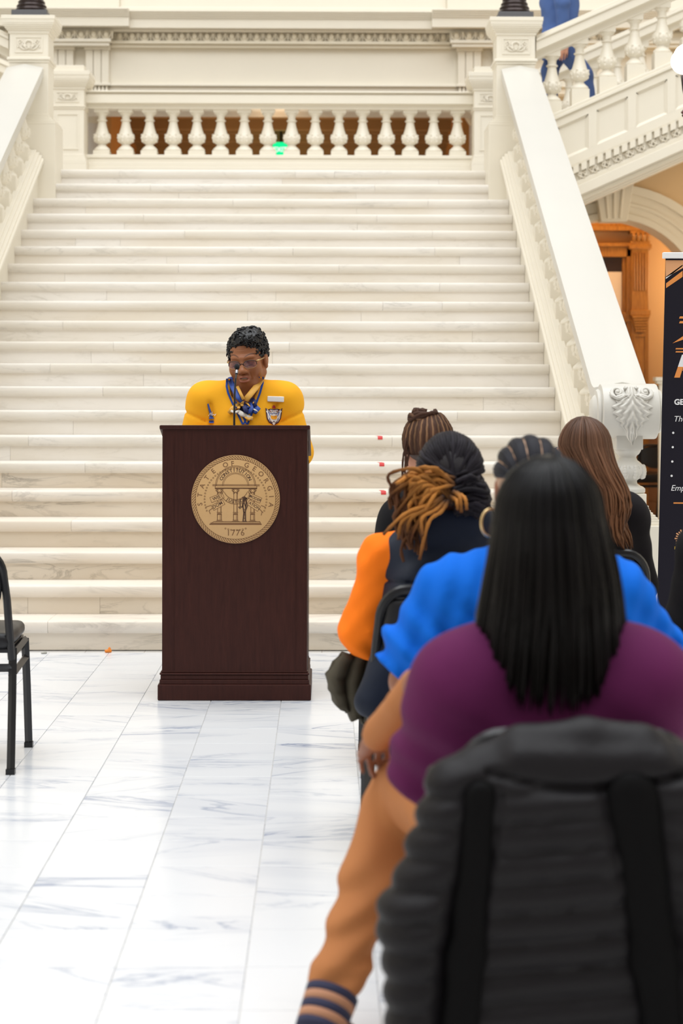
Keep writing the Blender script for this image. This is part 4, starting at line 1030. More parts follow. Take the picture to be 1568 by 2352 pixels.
# standing figure with a drawn sword
q = MB()
line(q, [(.17,-.50),(.19,-.30),(.165,-.15)], .03); line(q, [(.225,-.50),(.22,-.30),(.235,-.14)], .03); line(q, [(.165,-.16),(.18,-.02),(.20,-.0)], .03); line(q, [(.235,-.15),(.245,-.03),(.21,.0)], .03)
circ(q, .030, .02, 12, c=(.195, -.02)); line(q, [(.155,.035),(.25,.02),(.215,-.005)], .035); line(q, [(.15,.04),(.20,.06),(.25,.02)], .02)
line(q, [(.10,-.0),(.105,-.15)], .022); line(q, [(.07,-.175),(.15,-.17)], .02); circ(q, .02, .014, 8, c=(.10,-.19)); line(q, [(.15,-.18),(.165,-.08)], .022); line(q, [(.19,-.06),(.23,-.18)], .022); line(q, [(.25,-.06),(.275,-.14),(.235,-.24)], .018)
for z in (-.22, -.28, -.34, -.42): line(q, [(.175, z), (.225, z-.02)], .012)
line(q, [(.16,-.50),(.25,-.50)], .02)
for i, p in enumerate(q.v): q.v[i] = (p[0], p[1]-.0003, p[2])
q.build('seal_soldier', ink2, seal)
# microphone on the lectern
mic = thing('microphone', 'thin black gooseneck microphone standing on the lectern top', 'microphone', (PX-.0, PY+.20, 1.16))
d = 8.55; base = W(538, 975, 8.50); base.z = 1.165; tip = W(543, 842, 8.62)
q = MB(); q.tube([base, base+Vector((0,0,.03))], [.028,.022], 14); q.tube([base+Vector((0,0,.02)), W(538, 960, 8.50), W(539, 905, 8.50), W(541, 870, 8.52), W(543, 858, 8.56)], [.0055,.005,.0045,.0042,.0042], 8); par(q.build('gooseneck', M['blackmetal'], None, smooth='auto'), mic)
q = MB(); q.tube([W(543, 859, 8.555), W(543.5, 852, 8.57)], [.007, .0075], 10); par(q.build('mic_collar', mat('grey_metal', (.3,.31,.34), .3, .8), None, smooth='auto'), mic)
q = MB(); q.ell(W(544, 843, 8.59), (.0125, .018, .0145), 14, 10); par(q.build('mic_foam', mat('foam', (.012,.012,.014), .95, bump=.6, bscale=900), None, smooth=True), mic)

# ================================================================== banquet chairs
def make_chair(label, x, y, rz=0, first=None, group='black banquet chairs in rows'):
    if first is None:
        t = thing('banquet_chair', label, 'chair', (x, y, 0), group); B = M['blackmetal']; r = .0115
        def tb(q, pts, rr=r): 
            q.tube(pts, rr*1.3, 4, flat=1.0)
        q = MB(); q.box(-.215, .215, -.20, .205, .425, .44); 
        s_ = SDF((-.26, -.25, .40), (.26, .27, .53), .01); s_.box((0, 0, .467), (.222, .215, .030), .026, 0); s_.ell((0, 0, .47), (.21, .2, .045), .03)
        s_.mesh('seat', M['vinyl'], t, smooth=2)
        q.build('seat_pan', B, t, bevel=.003)
        for sx in (-1, 1):
            q = MB(); tb(q, [(sx*.225, .165, .43), (sx*.228, .20, .25), (sx*.230, .245, 0)]); q.box(sx*.23-.016, sx*.23+.016, .228, .262, 0, .02); q.build('leg', B, t, smooth='auto')
            q = MB(); tb(q, [(sx*.225, -.175, .44), (sx*.228, -.215, .25), (sx*.230, -.265, 0)]); q.box(sx*.23-.016, sx*.23+.016, -.28, -.248, 0, .02); q.build('leg', B, t, smooth='auto')
            q = MB(); tb(q, [(sx*.225, .165, .425), (sx*.226, -.18, .415)]); tb(q, [(sx*.225, .18, .355), (sx*.226, -.20, .345)]); q.build('side_rail', B, t, smooth='auto')
        q = MB(); tb(q, [(-.226, -.19, .37), (.226, -.19, .37)]); tb(q, [(-.226, .17, .40), (.226, .17, .40)]); q.build('stretcher', B, t)
        q = MB(); arc = [(.222, -.185, .40), (.210, -.225, .62)]
        for i in range(9):
            a = math.pi*i/8*.5; arc.append((.122+.078*math.cos(a), -.235-.02*math.sin(a), .705+.095*math.sin(a)))
        pts = arc + [(-p[0], p[1], p[2]) for p in reversed(arc)]
        q.tube(pts, .0145, 8); q.build('back_frame', B, t, smooth='auto')
        s_ = SDF((-.25, -.33, .5), (.25, -.12, .87), .01); s_.box((0, -.235, .69), (.185, .022, .085), .02, 0); s_.ell((0, -.24, .67), (.19, .028, .12), .03); s_.mesh('backrest', M['vinyl'], t, smooth=2)
        t.rotation_euler = (0, 0, rz); return t
    t = first.copy(); COL.objects.link(t); t.location = (x, y, 0); t.rotation_euler = (0, 0, rz); t['label'] = label
    for ch in first.children:
        c = ch.copy(); COL.objects.link(c); c.parent = t
    return t
ch0 = make_chair('empty black banquet chair cut off at the left edge of the photo', -1.352, 6.93, .03)
cx = {}
cx['A'] = make_chair('black banquet chair under the person with the twisted bun', .385, 6.87, 0, ch0)
cx['E'] = make_chair('black banquet chair under the person with long brown hair', .96, 6.87, 0, ch0)
cx['B'] = make_chair('black banquet chair under the person in the navy vest', .368, 5.66, 0, ch0)
cx['C'] = make_chair('black banquet chair under the person in the blue shirt', .52, 4.53, 0, ch0)
cx['F'] = make_chair('black banquet chair under the person in black at the right edge', 1.33, 5.63, 0, ch0)
cx['D'] = make_chair('black banquet chair nearest the camera, under the draped puffer jacket', .43, 3.385, 0, ch0)
cx['G'] = make_chair('dark empty chair far back at the right, beyond the newel post', 3.42, 19.55, math.radians(15), ch0, None)
if 'group' in cx['G']: del cx['G']['group']
cx['H'] = make_chair('empty black banquet chair at the right edge in front of the banner', 1.52, 6.93, 0, ch0)

# ================================================================== banner
bn = thing('roll_up_banner', 'tall dark roll-up banner with orange stripes at the right edge', 'banner', (2.02, 8.45, 0))
D = 8.45; xl = (1529-HX)*D/FPX; bwid = .85; top = z_at(590, D)
navy = mat('banner_navy', (0.010, 0.0085, 0.016), 0.5, spec=.2); org = mat('banner_orange', (0.75, 0.27, 0.06), .45); wht = mat('banner_white', (.8,.8,.82), .45); gld = mat('banner_yellow', (.75,.50,.06), .45); pch = mat('banner_peach', (.72,.36,.17), .45)
lean = .045
def BP(u, z, o=0): return (xl + u - lean*(1-z/top), D - o, z)
q = MB(); nseg = 12
vs = []
for i in range(nseg+1):
    z = .06 + (top-.06)*i/nseg
    for (u, yo) in ((0, .0), (bwid+lean*(1-z/top)*2, .0), (bwid+lean*(1-z/top)*2, -.003), (0, -.003)): vs.append(BP(u, z, yo))
fs_ = []
for i in range(nseg):
    for k in range(4): fs_.append((i*4+k, i*4+(k+1) % 4, (i+1)*4+(k+1) % 4, (i+1)*4+k))
q.add(vs, fs_); par(q.build('banner_sheet', navy), bn)
q = MB(); q.box(xl-.014, xl+bwid+.014, D-.014, D+.012, top-.004, top+.024); par(q.build('top_clip', M['white'], None, bevel=.003), bn)
q = MB(); q.box(xl-.07, xl+bwid+.07, D-.06, D+.08, 0, .07); par(q.build('base_cassette', mat('grey_alu', (.5,.5,.52), .3, .8), None, bevel=.01), bn)
q = MB(); q.tube([(xl+bwid/2, D+.03, .05), (xl+bwid/2, D+.03, top)], .010, 8); par(q.build('support_pole', M['blackmetal']), bn)
def px2(x, y): return ((x-HX)*D/FPX-xl+lean*(1-z_at(y, D)/top), z_at(y, D))
def poly(q, pts, o=.0015): 
    P = [px2(*p) for p in pts]; q.add([BP(u, z, o) for u, z in P], [tuple(range(len(P)))])
q = MB(); poly(q, [(1529, 596), (1600, 596), (1529, 636)]); par(q.build('printed_peach_corner', pch), bn)
q = MB(); poly(q, [(1529.5, 652), (1568, 619), (1640, 552+6), (1640, 572+6), (1568, 634), (1529.5, 668)][0:0] or [(1530, 649), (1568, 620), (1568, 634), (1530, 660)]); par(q.build('printed_stripe', org), bn)
for y in (731, 742): q = MB(); poly(q, [(1562, y-6), (1640, y-6), (1640, y-1), (1560, y-1)]); par(q.build('printed_stripe', org), bn)
q = MB(); poly(q, [(1545, 787), (1570, 770), (1640, 757), (1640, 775), (1568, 779)]); par(q.build('printed_swoosh', org), bn)
for y in (801, 808): q = MB(); poly(q, [(1553, y-3), (1640, y-3), (1640, y), (1552, y)]); par(q.build('printed_stripe', org), bn)
q = MB(); poly(q, [(1548, 1153), (1640, 1153), (1640, 1156), (1548, 1156)]); par(q.build('printed_rule', org), bn)
q = MB(); poly(q, [(1529.5, 634), (1568, 606), (1568, 609), (1529.5, 639)]); par(q.build('printed_white_line', wht), bn)
def btext(s_, x, y, px_h, m, nm, shear=0, bold=0):
    q = MB(); u, z = px2(x, y); sz = px_h*D/FPX/.70
    M4 = Matrix.Translation(BP(u, z, .002)) @ Matrix.Rotation(math.pi/2, 4, 'X'); text_mb(s_, sz, q, M4, shear, bold); par(q.build(nm, m), bn)
q = MB(); poly(q, [(1549, 866), (1557.5, 841), (1570, 841), (1562, 866)]); par(q.build('printed_letter', org), bn)
q = MB(); poly(q, [(1568, 850), (1571, 841), (1640, 841), (1640, 850)]); par(q.build('printed_letter', org), bn)
q = MB(); poly(q, [(1557.5, 841), (1567, 813), (1640, 813), (1640, 822), (1577, 822), (1570, 841)]); par(q.build('printed_letter', wht), bn)
btext('GE', 1549, 928, 12.5, wht, 'printed_lettering', 0, .035); btext('The', 1547, 967, 13, wht, 'printed_lettering', .25, .0); btext('Emp', 1541, 1126, 13, wht, 'printed_lettering', .25, .0)
q = MB()
for (x, y) in ((1547, 993), (1546, 1026), (1545, 1059), (1543.5, 1092)):
    u, z = px2(x, y); c_ = BP(u, z, .002); q.add([(c_[0]+.0052*math.cos(a), c_[1], c_[2]+.0052*math.sin(a)) for a in np.linspace(0, 2*math.pi, 12, endpoint=False)], [tuple(range(12))])
par(q.build('printed_bullets', wht), bn)
btext('Press', 1550, 1261, 6.5, gld, 'printed_small_lettering', 0, .02); btext('W', 1553, 1290, 17, pch, 'printed_lettering', 0, .03)
q = MB(); u0, z0 = px2(1573, 1236)
for i in range(22):
    a = 2*math.pi*i/22; r0_, r1_ = .030, .040+.004*(i % 2)
    c_ = lambda r, b: BP(u0+r*math.cos(b), z0+r*math.sin(b), .002)
    q.add([c_(r0_, a-.09), c_(r1_, a-.07), c_(r1_, a+.07), c_(r0_, a+.09)], [(0,1,2,3)])
for i in range(40):
    a = 2*math.pi*i/40; b = a+2*math.pi/40; c_ = lambda r, b: BP(u0+r*math.cos(b), z0+r*math.sin(b), .002); q.add([c_(.024, a), c_(.027, a), c_(.027, b), c_(.024, b)], [(0,1,2,3)])
for (a, b, c, d_) in ((-.012,-.012,.014,.004), (-.01,-.002,.012,.016), (-.016,-.016,-.006,.012), (-.002,-.018,.010,-.006)):
    n_ = Vector((-(d_-b), c-a)).normalized()*.0018; q.add([BP(u0+a-n_.x, z0+b-n_.y, .002), BP(u0+c-n_.x, z0+d_-n_.y, .002), BP(u0+c+n_.x, z0+d_+n_.y, .002), BP(u0+a+n_.x, z0+b+n_.y, .002)], [(0,1,2,3)])
par(q.build('printed_emblem', pch), bn)
bn.rotation_euler = (0, 0, 0)

# ================================================================== lamps
for s in (1, -1):
    xc = mx(1.628, s); yc = 15.805; z0 = z_at(40, 15.64)+.002
    t = thing('torchere_lamp', 'dark bronze lamp base on a grey block on the ' + ('right' if s > 0 else 'left') + ' head pier', 'lamp', (xc, yc, z0), 'bronze lamps on the stair piers')
    q = MB(); q.box(xc-.148, xc+.148, yc-.148, yc+.148, z0, z0+.058); par(q.build('grey_block', M['greyblock'], None, bevel=.004), t)
    q = MB(); q.lathe([(.135,0),(.14,.02),(.125,.04),(.128,.055),(.112,.075),(.115,.09),(.10,.11),(.103,.125),(.09,.15),(.10,.17),(.105,.19),(.07,.24),(.04,.3),(.035,.6),(.05,.65),(.035,.7),(.03,1.2),(.06,1.25),(.03,1.3)], (xc, yc, z0+.057), 28); par(q.build('bronze_stem', M['bronze'], None, smooth='auto'), t)
    q = MB()
    for sd in (-1, 1): q.tube([(xc+sd*.08, yc-.04, z0+.20), (xc+sd*.115, yc-.05, z0+.215), (xc+sd*.12, yc-.05, z0+.24)], [.01,.009,.004], 6)
    par(q.build('leaf_tip', M['bronze'], None, smooth=True), t)
    q = MB(); q.ell((xc, yc, z0+1.52), (.17,.17,.17), 20, 14); par(q.build('globe', mat('globe_glass', (.9,.9,.88), .3, emit=(1,.93,.84), es=1.5), None, smooth=True), t)
cd = thing('chandelier', 'glowing glass globe lamp hanging at the upper right edge', 'lamp', (2.44, 12.0, 3.6))
c0 = W(1578, 128, 12.0); f0 = W(1572, 257, 12.0)
gm = mat('lit_globe', (1,1,1), .3, emit=(1,.96,.9), es=3.2)
ctr = Vector((f0.x+.03, 12.0, 0))
q = MB(); q.tube([(ctr.x, 12, f0.z+.02), (ctr.x, 12, 7.5)], .014, 10); par(q.build('stem', M['bronze']), cd)
q = MB(); 
for i in range(34):
    a = i*2.4; t_ = i/33; rr = .042*math.sin(math.pi*(.12+.8*t_)); q.ell((ctr.x+rr*math.cos(a), 12+rr*math.sin(a), f0.z-.035+.075*t_), (.012, .012, .010), 6, 4)
q.ell((ctr.x, 12, f0.z), (.035, .035, .04), 10, 8); par(q.build('pine_cone_finial', mat('red_brown_metal', (.10,.035,.03), .4, .3), None, smooth=True), cd)
for i in range(4):
    a = math.radians(180+90*i); R_ = .075+.0; p = Vector((ctr.x+.03+.11*math.cos(a)*.2+ (.0 if i else 0), 12+.0, 0))
    gx, gy = ctr.x+.16*math.cos(a)+.15*(0 if i else 1)-.0, 12+.16*math.sin(a)
    g = MB(); 
    if i == 0: gx = c0.x
    g.ell((gx, gy, c0.z), (.088,.088,.085), 24, 16); par(g.build('glass_globe', gm, None, smooth=True), cd)
    g = MB(); g.tube([(ctr.x, 12, c0.z-.25), ((gx+ctr.x)/2, (gy+12)/2, c0.z-.28), (gx, gy, c0.z-.19), (gx, gy, c0.z-.09)], [.012,.012,.014,.025], 8); par(g.build('arm', M['bronze'], None, smooth=True), cd)
# ================================================================== small things
o = MB(); p = W(1517, 865, 17.0); o.box(p.x-.05, p.x+.10, 16.95, 17.1, p.z-.035, p.z); o.box(p.x-.035, p.x+.085, 16.965, 17.085, p.z-.06, p.z-.035); 
sp = thing('white_post', 'slim white square post beside the banner top behind the newel', 'post', (p.x+.025, 17.02, 0)); par(o.build('post_cap', M['cream'], None, bevel=.004), sp)
o = MB(); o.box(p.x-.008, p.x+.058, 16.99, 17.06, 0, p.z-.06); par(o.build('post_shaft', M['cream'], None, bevel=.003), sp)
def scrap(name, label, cat, px, py, d, col, w_, h_=.012, seed=1):
    p = W(px, py, d); p.z = 0; r = random.Random(seed); q = MB()
    S_ = SDF((p.x-w_, p.y-.04, -.002), (p.x+w_, p.y+.04, .04), .0025); S_.box((p.x, p.y, h_*.5), (w_*.55, .014, h_*.5), .004, 0, R=np.array(rotm(12))); S_.ell((p.x+w_*.2, p.y, h_*1.2), (w_*.22, .01, h_*.9), .01); S_.half((0,0,.0005), (0,0,-1))
    o = S_.mesh(name, mat(name, col, .7), None); return tag(o, label, cat)
scrap('orange_scrap', 'small crumpled orange scrap on the floor before the bottom step', 'scrap', 250, 1489, 9.74, (.75,.22,.02), .032, .014)
scrap('grey_scrap', 'small grey paper scrap on the floor near the left of the bottom step', 'scrap', 103, 1493, 9.70, (.35,.34,.30), .028, .006)
for (x, y, k) in ((873, 1001, 7), (877, 1059, 6), (881, 1124, 5)):
    d = Y0 + TR*(k-1); X = (x-HX)*d/FPX; z = RS*k; w_ = .015
    q = MB(); q.add([(X-w_, d-.0015, z-.02), (X+w_, d-.0015, z-.02), (X+w_, d-.0015, z-.010), (X-w_, d-.0015, z-.010), (X+w_, d+.004, z+.001), (X-w_, d+.004, z+.001), (X+w_-.012, d+.10, z+.001), (X-w_-.012, d+.10, z+.001)], [(0,1,2,3), (3,2,4,5), (5,4,6,7)])
    tag(q.build('red_tape_mark', mat('red_tape', (.65,.05,.05), .5)), 'red tape mark on a stair edge, ' + {7: 'topmost', 6: 'middle', 5: 'lowest'}[k] + ' of the three', 'tape mark', 'red tape marks on the stairs')
# ================================================================== people
SK_L, SK_M, SK_D = srgb(205, 150, 125), srgb(150, 98, 72), srgb(128, 78, 52)
def seated(x, y, ht, half=.165, yaw=0, pitch=0, hx=0, hy=0.02, w=1.0, arms=None, legs=None, sc=1.0, hands=None, lean=0.0, hd_extra=0):
    hc = (x+hx, y+hy, ht-.118*sc)
    J = dict(head=(hc, rotm(yaw, pitch), sc), neck=(x+hx*.5, y+hy*.3, ht-.285), chest=(x, y-lean*.2, ht-.47), belly=(x, y-.01, (ht-.47+.56)/2), pelvis=(x, y, .575), w=w)
    zs = ht-.345
    J['sh'] = [(x-half, y+.0, zs), (x+half, y+.0, zs)]
    J['el'] = [(x-half-.06, y+.06, zs-.26), (x+half+.06, y+.06, zs-.26)]
    J['wr'] = [(x-.14, y+.30, .66), (x+.14, y+.30, .66)]
    J['hd'] = [((.2, 1, -.1), (0, 0, 1), .5), ((-.2, 1, -.1), (0, 0, 1), .5)]
    J['hip'] = [(x-.10, y+.05, .56), (x+.10, y+.05, .56)]; J['kn'] = [(x-.13, y+.46, .54), (x+.13, y+.46, .54)]
    J['an'] = [(x-.13, y+.44, .10), (x+.13, y+.44, .10)]; J['toe'] = [(x-.14, y+.60, .032), (x+.14, y+.60, .032)]
    if arms: J.update(arms)
    if legs: J.update(legs)
    if hands: J['hd'] = hands
    return J
def person(label, J, skin, lip=None, brow=(.01,.008,.007), h=.009, group=None):
    x, y = J['pelvis'][0], J['pelvis'][1]
    t = thing('person', label, 'person', (0, 0, 0), group)
    S = body_sdf(J, h)
    hc, R, sc = J['head']
    S.mesh('body', skin_mat('skin'), t, col=face_cols(hc, R, sc, skin, lip or tuple(c*.8 for c in skin), brow), smooth=1)
    return t
def torso_sdf(J, e, h=.009, sleeve='long', hem=.50, nk=.075, ease=(1, 1, 1), sl_e=None):
    sl_e = e if sl_e is None else sl_e
    A = [J['pelvis'], J['chest'], J['neck'], *J['sh'], *J['el'], *J['wr']]
    A = np.array([tuple(a) for a in A]); lo = A.min(0)-.22; hi = A.max(0)+.22; w = J.get('w', 1.0); S = SDF(lo, hi, h)
    S.ell(J['pelvis'], ((.175*w+e)*ease[0], .125*w+e, .12+e), .04); S.ell(J['belly'], ((.150*w+e)*ease[0], .12*w+e, .16), .07); S.ell(J['chest'], ((.165*w+e), .118*w+e, .17), .06)
    for i in (0, 1):
        S.cap(J['neck'], J['sh'][i], .052+e*.5, .060*w+e, .05); S.cap(J['chest'], J['sh'][i], .10+e*.5, .055*w+e, .05)
        if sleeve == 'long': S.cap(J['sh'][i], J['el'][i], .058*w+e, .048*w+sl_e, .03); S.cap(J['el'][i], J['wr'][i], .048*w+sl_e, .033+sl_e*.8, .02)
        elif sleeve == 'short':
            a, b = Vector(J['sh'][i]), Vector(J['el'][i]); S.cap(a, a.lerp(b, .72), .060*w+e, .062*w+e*1.8, .03)
    S.half((0, 0, hem), (0, 0, -1), .01)
    up = Vector(J['head'][0]); nk_ = Vector(J['neck']); S.cap(nk_+Vector((0, .0, .015)), nk_.lerp(up, .9)+Vector((0,0,.05)), nk*.82, nk*1.25, .01, '-')
    return S
def cut_ends(S, J, t_=.95):
    for i in (0, 1):
        a, b = Vector(J['el'][i]), Vector(J['wr'][i]); d = (b-a).normalized(); p = a.lerp(b, t_)
        S.ell(p+d*.10, (.09, .09, .09), .005, '-')
    return S
def trousers(J, e, m, t, name='trousers', h=.010, hem=.10, folds=.003):
    A = np.array([tuple(a) for a in [J['pelvis'], *J['hip'], *J['kn'], *J['an']]]); S = SDF(A.min(0)-.2, A.max(0)+.2, h); w = J.get('w', 1.0)
    S.ell(J['pelvis'], (.178*w+e, .128*w+e, .122), .04)
    for i in (0, 1):
        S.cap(J['pelvis'], J['hip'][i], .10*w, .10*w+e, .05); S.cap(J['hip'][i], J['kn'][i], .095*w+e, .064+e, .04); S.cap(J['kn'][i], J['an'][i], .063+e, .05+e, .02)
        k_, a_ = Vector(J['kn'][i]), Vector(J['an'][i]); S.ell(k_*.7+a_*.3, (.055+e, .055+e, .11), .04)
    S.disp(lambda X, Y, Z: vnoise(X, Y, Z, 28, 3)*folds)
    S.half((0, 0, hem), (0, 0, -1), .004)
    return S.mesh(name, m, t, smooth=1)
def shoes(J, m, t):
    for i in (0, 1):
        a, b = Vector(J['an'][i]), Vector(J['toe'][i]); lo = np.minimum(a, b)-.08; hi = np.maximum(a, b)+.08; S = SDF(lo, hi, .007)
        d = (b-a); d.z = 0; d.normalize(); bk = Vector((a.x, a.y, .04)) - d*.035
        S.cap(bk, (b.x, b.y, .036), .043, .040, .02); S.cap((a.x, a.y, .05), (a.x, a.y, .07), .044, .042, .03); S.half((0, 0, .0), (0, 0, -1), .003); S.half((0,0,.105), (0,0,1), .003)
        S.mesh('shoe', m, t, smooth=1)
def scalp(head, m, t, cols=None, r=(.083, .103, .098), c0=(0, -.022, .030), name='hair_cap', face=True, h=.006, low=-.06, noise=0, cut=.055):
    hc, R, sc = head; Rn = np.array(R); c = np.array(hc)+Rn@(np.array(c0)*sc); S = SDF(c-.16*sc, c+.16*sc, h)
    S.ell(c, np.array(r)*sc, 0, R=Rn)
    n = Rn@np.array((0, .80, -.60)); p = np.array(hc)+Rn@(np.array((0, cut, .045))*sc); S.half(p, n, .01)
    n = Rn@np.array((0, .35, -.94)); p = np.array(hc)+Rn@(np.array((0, -.08, low))*sc); S.half(p, n, .01)
    if noise: S.disp(lambda X, Y, Z: vnoise(X, Y, Z, 180, 5)*noise)
    return S.mesh(name, m, t, col=cols, smooth=1)
def hair_mat(name, rough=.38): return mat(name, (1,1,1), rough, attr='Col', spec=.12, noise=.12, nscale=120)
def hang_hair(head, t, m, n=260, az=(-150, 150), zend=.80, zj=.04, rad=.0055, col0=(.008,.007,.008), col1=(.012,.010,.010), rr=(.088, .112, .103), flare=.0, wave=0.0, wf=18, pull=(0,0), seed=1, inset=0, name='hair', k=16, spread=1.0, cj=.25, back=0.0):
    """straight or wavy hair: azimuth 0 = back of the head"""
    r = random.Random(seed); hc, R, sc = head; Rn = np.array(R); c = np.array(hc)+Rn@np.array((0, -.022*sc, .030*sc))
    P, RA, CO = [], [], []
    for i in range(n):
        a = math.radians(r.uniform(*az)); g = r.uniform(-.004, .006); pts = []; rd = []; co_ = []
        ze = zend + r.uniform(-zj, zj) + .05*abs(math.sin(a))**2
        ph = r.uniform(0, 6.28); shade = 1+r.uniform(-cj, cj); ex = r.uniform(.0, 1.0)
        p0 = None
        for j in range(k+1):
            f = j/k
            if f < .4:
                th = f/.4*math.radians(92); loc = np.array((math.sin(a)*math.sin(th)*(rr[0]+g), -math.cos(a)*math.sin(th)*(rr[1]+g), math.cos(th)*(rr[2]+g)))*sc
                p = c+Rn@loc; last = p; 
            else:
                u = (f-.4)/.6; z = last[2]+(ze-last[2])*u
                p = np.array((last[0], last[1], z)); dirn = Rn@np.array((math.sin(a), -math.cos(a), 0))
                p = p + dirn*(flare*math.sin(u*math.pi*.5)*(.4+.6*ex)) + np.array((pull[0], pull[1], 0))*u**1.3
                p[0] = c[0] + (p[0]-c[0])*(1+(spread-1)*u) 
                p[1] -= back*math.sin(u*math.pi)
                if wave: p = p + np.array((math.cos(wf*z+ph*.35), .5*math.sin(wf*z+ph*.5), 0))*wave*u
            pts.append(p); rd.append(rad*(1.0 if j < k else .25)*(.6+.4*math.sin(math.pi*min(1, .15+f)))); cc = np.array(col0)*(1-f)+np.array(col1)*f; co_.append(tuple(cc*shade))
        P.append(pts); RA.append(rd); CO.append(co_)
    return locks(P, RA, CO, name, m, t, n=5)

# ---------------------------------------------------------------- D: nearest sitter, black straight hair, purple sweater
J = seated(.42, 3.52, 1.232, half=.165, hx=.005, hy=-.02, sc=1.0)
J['sh'] = [(.268, 3.46, .828), (.585, 3.46, .828)]
J['el'] = [tuple(W(958, 1575, 3.72)), (.64, 3.62, .66)]
wl = W(866, 1690, 3.98); J['wr'] = [tuple(wl), (.58, 3.95, .60)]
hl = W(853, 1745, 4.10)
J['hd'] = [((hl-wl), (-.3, -.2, 1), .55), ((-.2, 1, -.2), (0, 0, 1), .5)]
J['hip'] = [(.31, 3.62, .545), (.53, 3.62, .545)]; J['kn'] = [(.172, 4.10, .49), (.60, 4.08, .52)]
J['an'] = [tuple(W(755, 2312, 3.80)), (.62, 4.02, .10)]; J['toe'] = [(-.045, 3.80, .035), (.64, 4.18, .03)]
J['leg'] = .84; J['arm'] = .70
tD = person('person nearest the camera with long straight black hair and a purple sweater, seen from behind', J, SK_M, h=.007)
purple = mat('purple_knit', (.105,.009,.068), .85, spec=.25, noise=.08, nscale=30, bump=.3, bscale=260)
J2 = dict(J); J2['el'] = [(.212, 3.56, .665), (.64, 3.60, .66)]; J2['wr'] = [(.216, 3.66, .61), (.60, 3.80, .60)]
S = torso_sdf(J2, .028, .008, 'none', hem=.50, nk=.07)
for i, s_ in ((0, -1), (1, 1)):
    a, b = Vector(J2['sh'][i]), Vector(J2['el'][i])
    S.cap(a, b, .080, .074, .09); S.cap(b, b+Vector((s_*.012, .04, -.06)), .074, .060, .06)
S.half((.140, 3.5, .625), (-.55, 0, -.83), .008)
S.disp(lambda X, Y, Z: .006*vnoise(X, Y, Z, 14, 8) + .005*np.sin(42*X+9*np.sin(9*Z)+6*Z)*np.clip((.90-Z)*5, .1, 1))
S.mesh('purple_sweater', purple, tD, smooth=2)
tan = mat('tan_fabric', srgb(180, 118, 72), .85, spec=.25, noise=.06, nscale=20, bump=.2, bscale=300)
A_ = J
S = SDF((-.15, 3.4, .06), (.85, 4.3, .75), .008)
S.ell(J['pelvis'], (.19, .14, .12), .04)
for i in (0, 1):
    k_, a_ = Vector(J['kn'][i]), Vector(J['an'][i]); S.cap(J['pelvis'], J['hip'][i], .1, .105, .05); S.cap(J['hip'][i], k_, .100, .070, .04); S.cap(k_, k_.lerp(a_, .45), .066, .063, .03); S.cap(k_.lerp(a_, .45), k_.lerp(a_, .86), .062, .054, .02)
    S.ell(k_.lerp(a_, .90), (.058, .058, .03), .012); S.ell(k_.lerp(a_, .82), (.062, .06, .022), .015)
    S.half(tuple(a_+Vector((0,0,-.005))), (0, 0, -1), .004) if i else None
S.disp(lambda X, Y, Z: .004*vnoise(X, Y, Z, 26, 4) + .005*np.sin(45*X-30*Z+6*np.sin(12*Z)))
S.mesh('tan_trousers', tan, tD, smooth=2)
# forearm sleeve in the same tan
S = SDF((-.05, 3.4, .45), (.45, 4.2, .95), .008); S.cap(J['el'][0], Vector(J['wr'][0]), .036, .033, .01); S.disp(lambda X, Y, Z: .003*vnoise(X, Y, Z, 40, 4)); S.mesh('tan_sleeve', tan, tD, smooth=1)
# striped sock
a_ = Vector(J['an'][0]); k_ = Vector(J['kn'][0]); ax_ = (a_-k_).normalized()
nav = mat('navy_stripe', srgb(42, 44, 72), .8); tn2 = mat('sock_tan', srgb(180, 130, 100), .85)
for j in range(5):
    q = MB(); p = a_ - ax_*.030 + ax_*.018*j; q.tube([p, p+ax_*.018], [.0555-.001*j, .0545-.001*j], 24); o = q.build('sock_band', nav if j % 2 == 0 else tn2, tD, smooth=True)
shoes(J, mat('brown_shoe', srgb(120, 78, 45), .6), tD)
HB = hair_mat('black_hair', .33)
hang_hair(J['head'], tD, HB, n=420, az=(-118, 118), zend=.845, zj=.055, rad=.0065, rr=(.094, .118, .108), flare=.018, spread=1.22, seed=4, back=.03, col0=(.004,.004,.005), col1=(.005,.0035,.003))
scalp(J['head'], mat('black_hair_cap', (.004,.004,.005), .35, spec=.15), tD, r=(.094, .116, .107), h=.007)
# puffer jacket over the chair back
jk = mat('black_puffer_nylon', (.008, .0068, .0085), .52, spec=.22, noise=.08, nscale=20, bump=.25, bscale=60, bumpd=.004)
yj = 3.105
S = SDF((-.02, 2.95, .10), (.90, 3.30, .88), .0075)
cxj = .436
S.box((cxj, yj, .48), (.265, .050, .29), .05, 0); S.ell((cxj, yj, .60), (.29, .07, .17), .05)
S.cap((.235, yj, .655), (.165, yj+.01, .50), .055, .068, .05); S.cap((.165, yj, .50), (.172, yj, .16), .068, .066, .04)
S.cap((.64, yj, .655), (.72, yj+.01, .50), .055, .068, .05); S.cap((.72, yj, .50), (.72, yj, .16), .070, .070, .04)
S.cap((.27, yj, .700), (.61, yj, .705), .055, .055, .05)
pth = [(.222, .685), (.262, .745), (.335, .782), (.44, .793), (.535, .782), (.602, .745), (.645, .685)]
for (a_, b_) in zip(pth[:-1], pth[1:]): S.cap((a_[0], yj+.008, a_[1]), (b_[0], yj+.008, b_[1]), .040, .040, .015)
S.cap((.33, yj-.03, .770), (.56, yj-.03, .765), .026, .024, .02)
S.half((0, 0, .115), (0, 0, -1), .02)
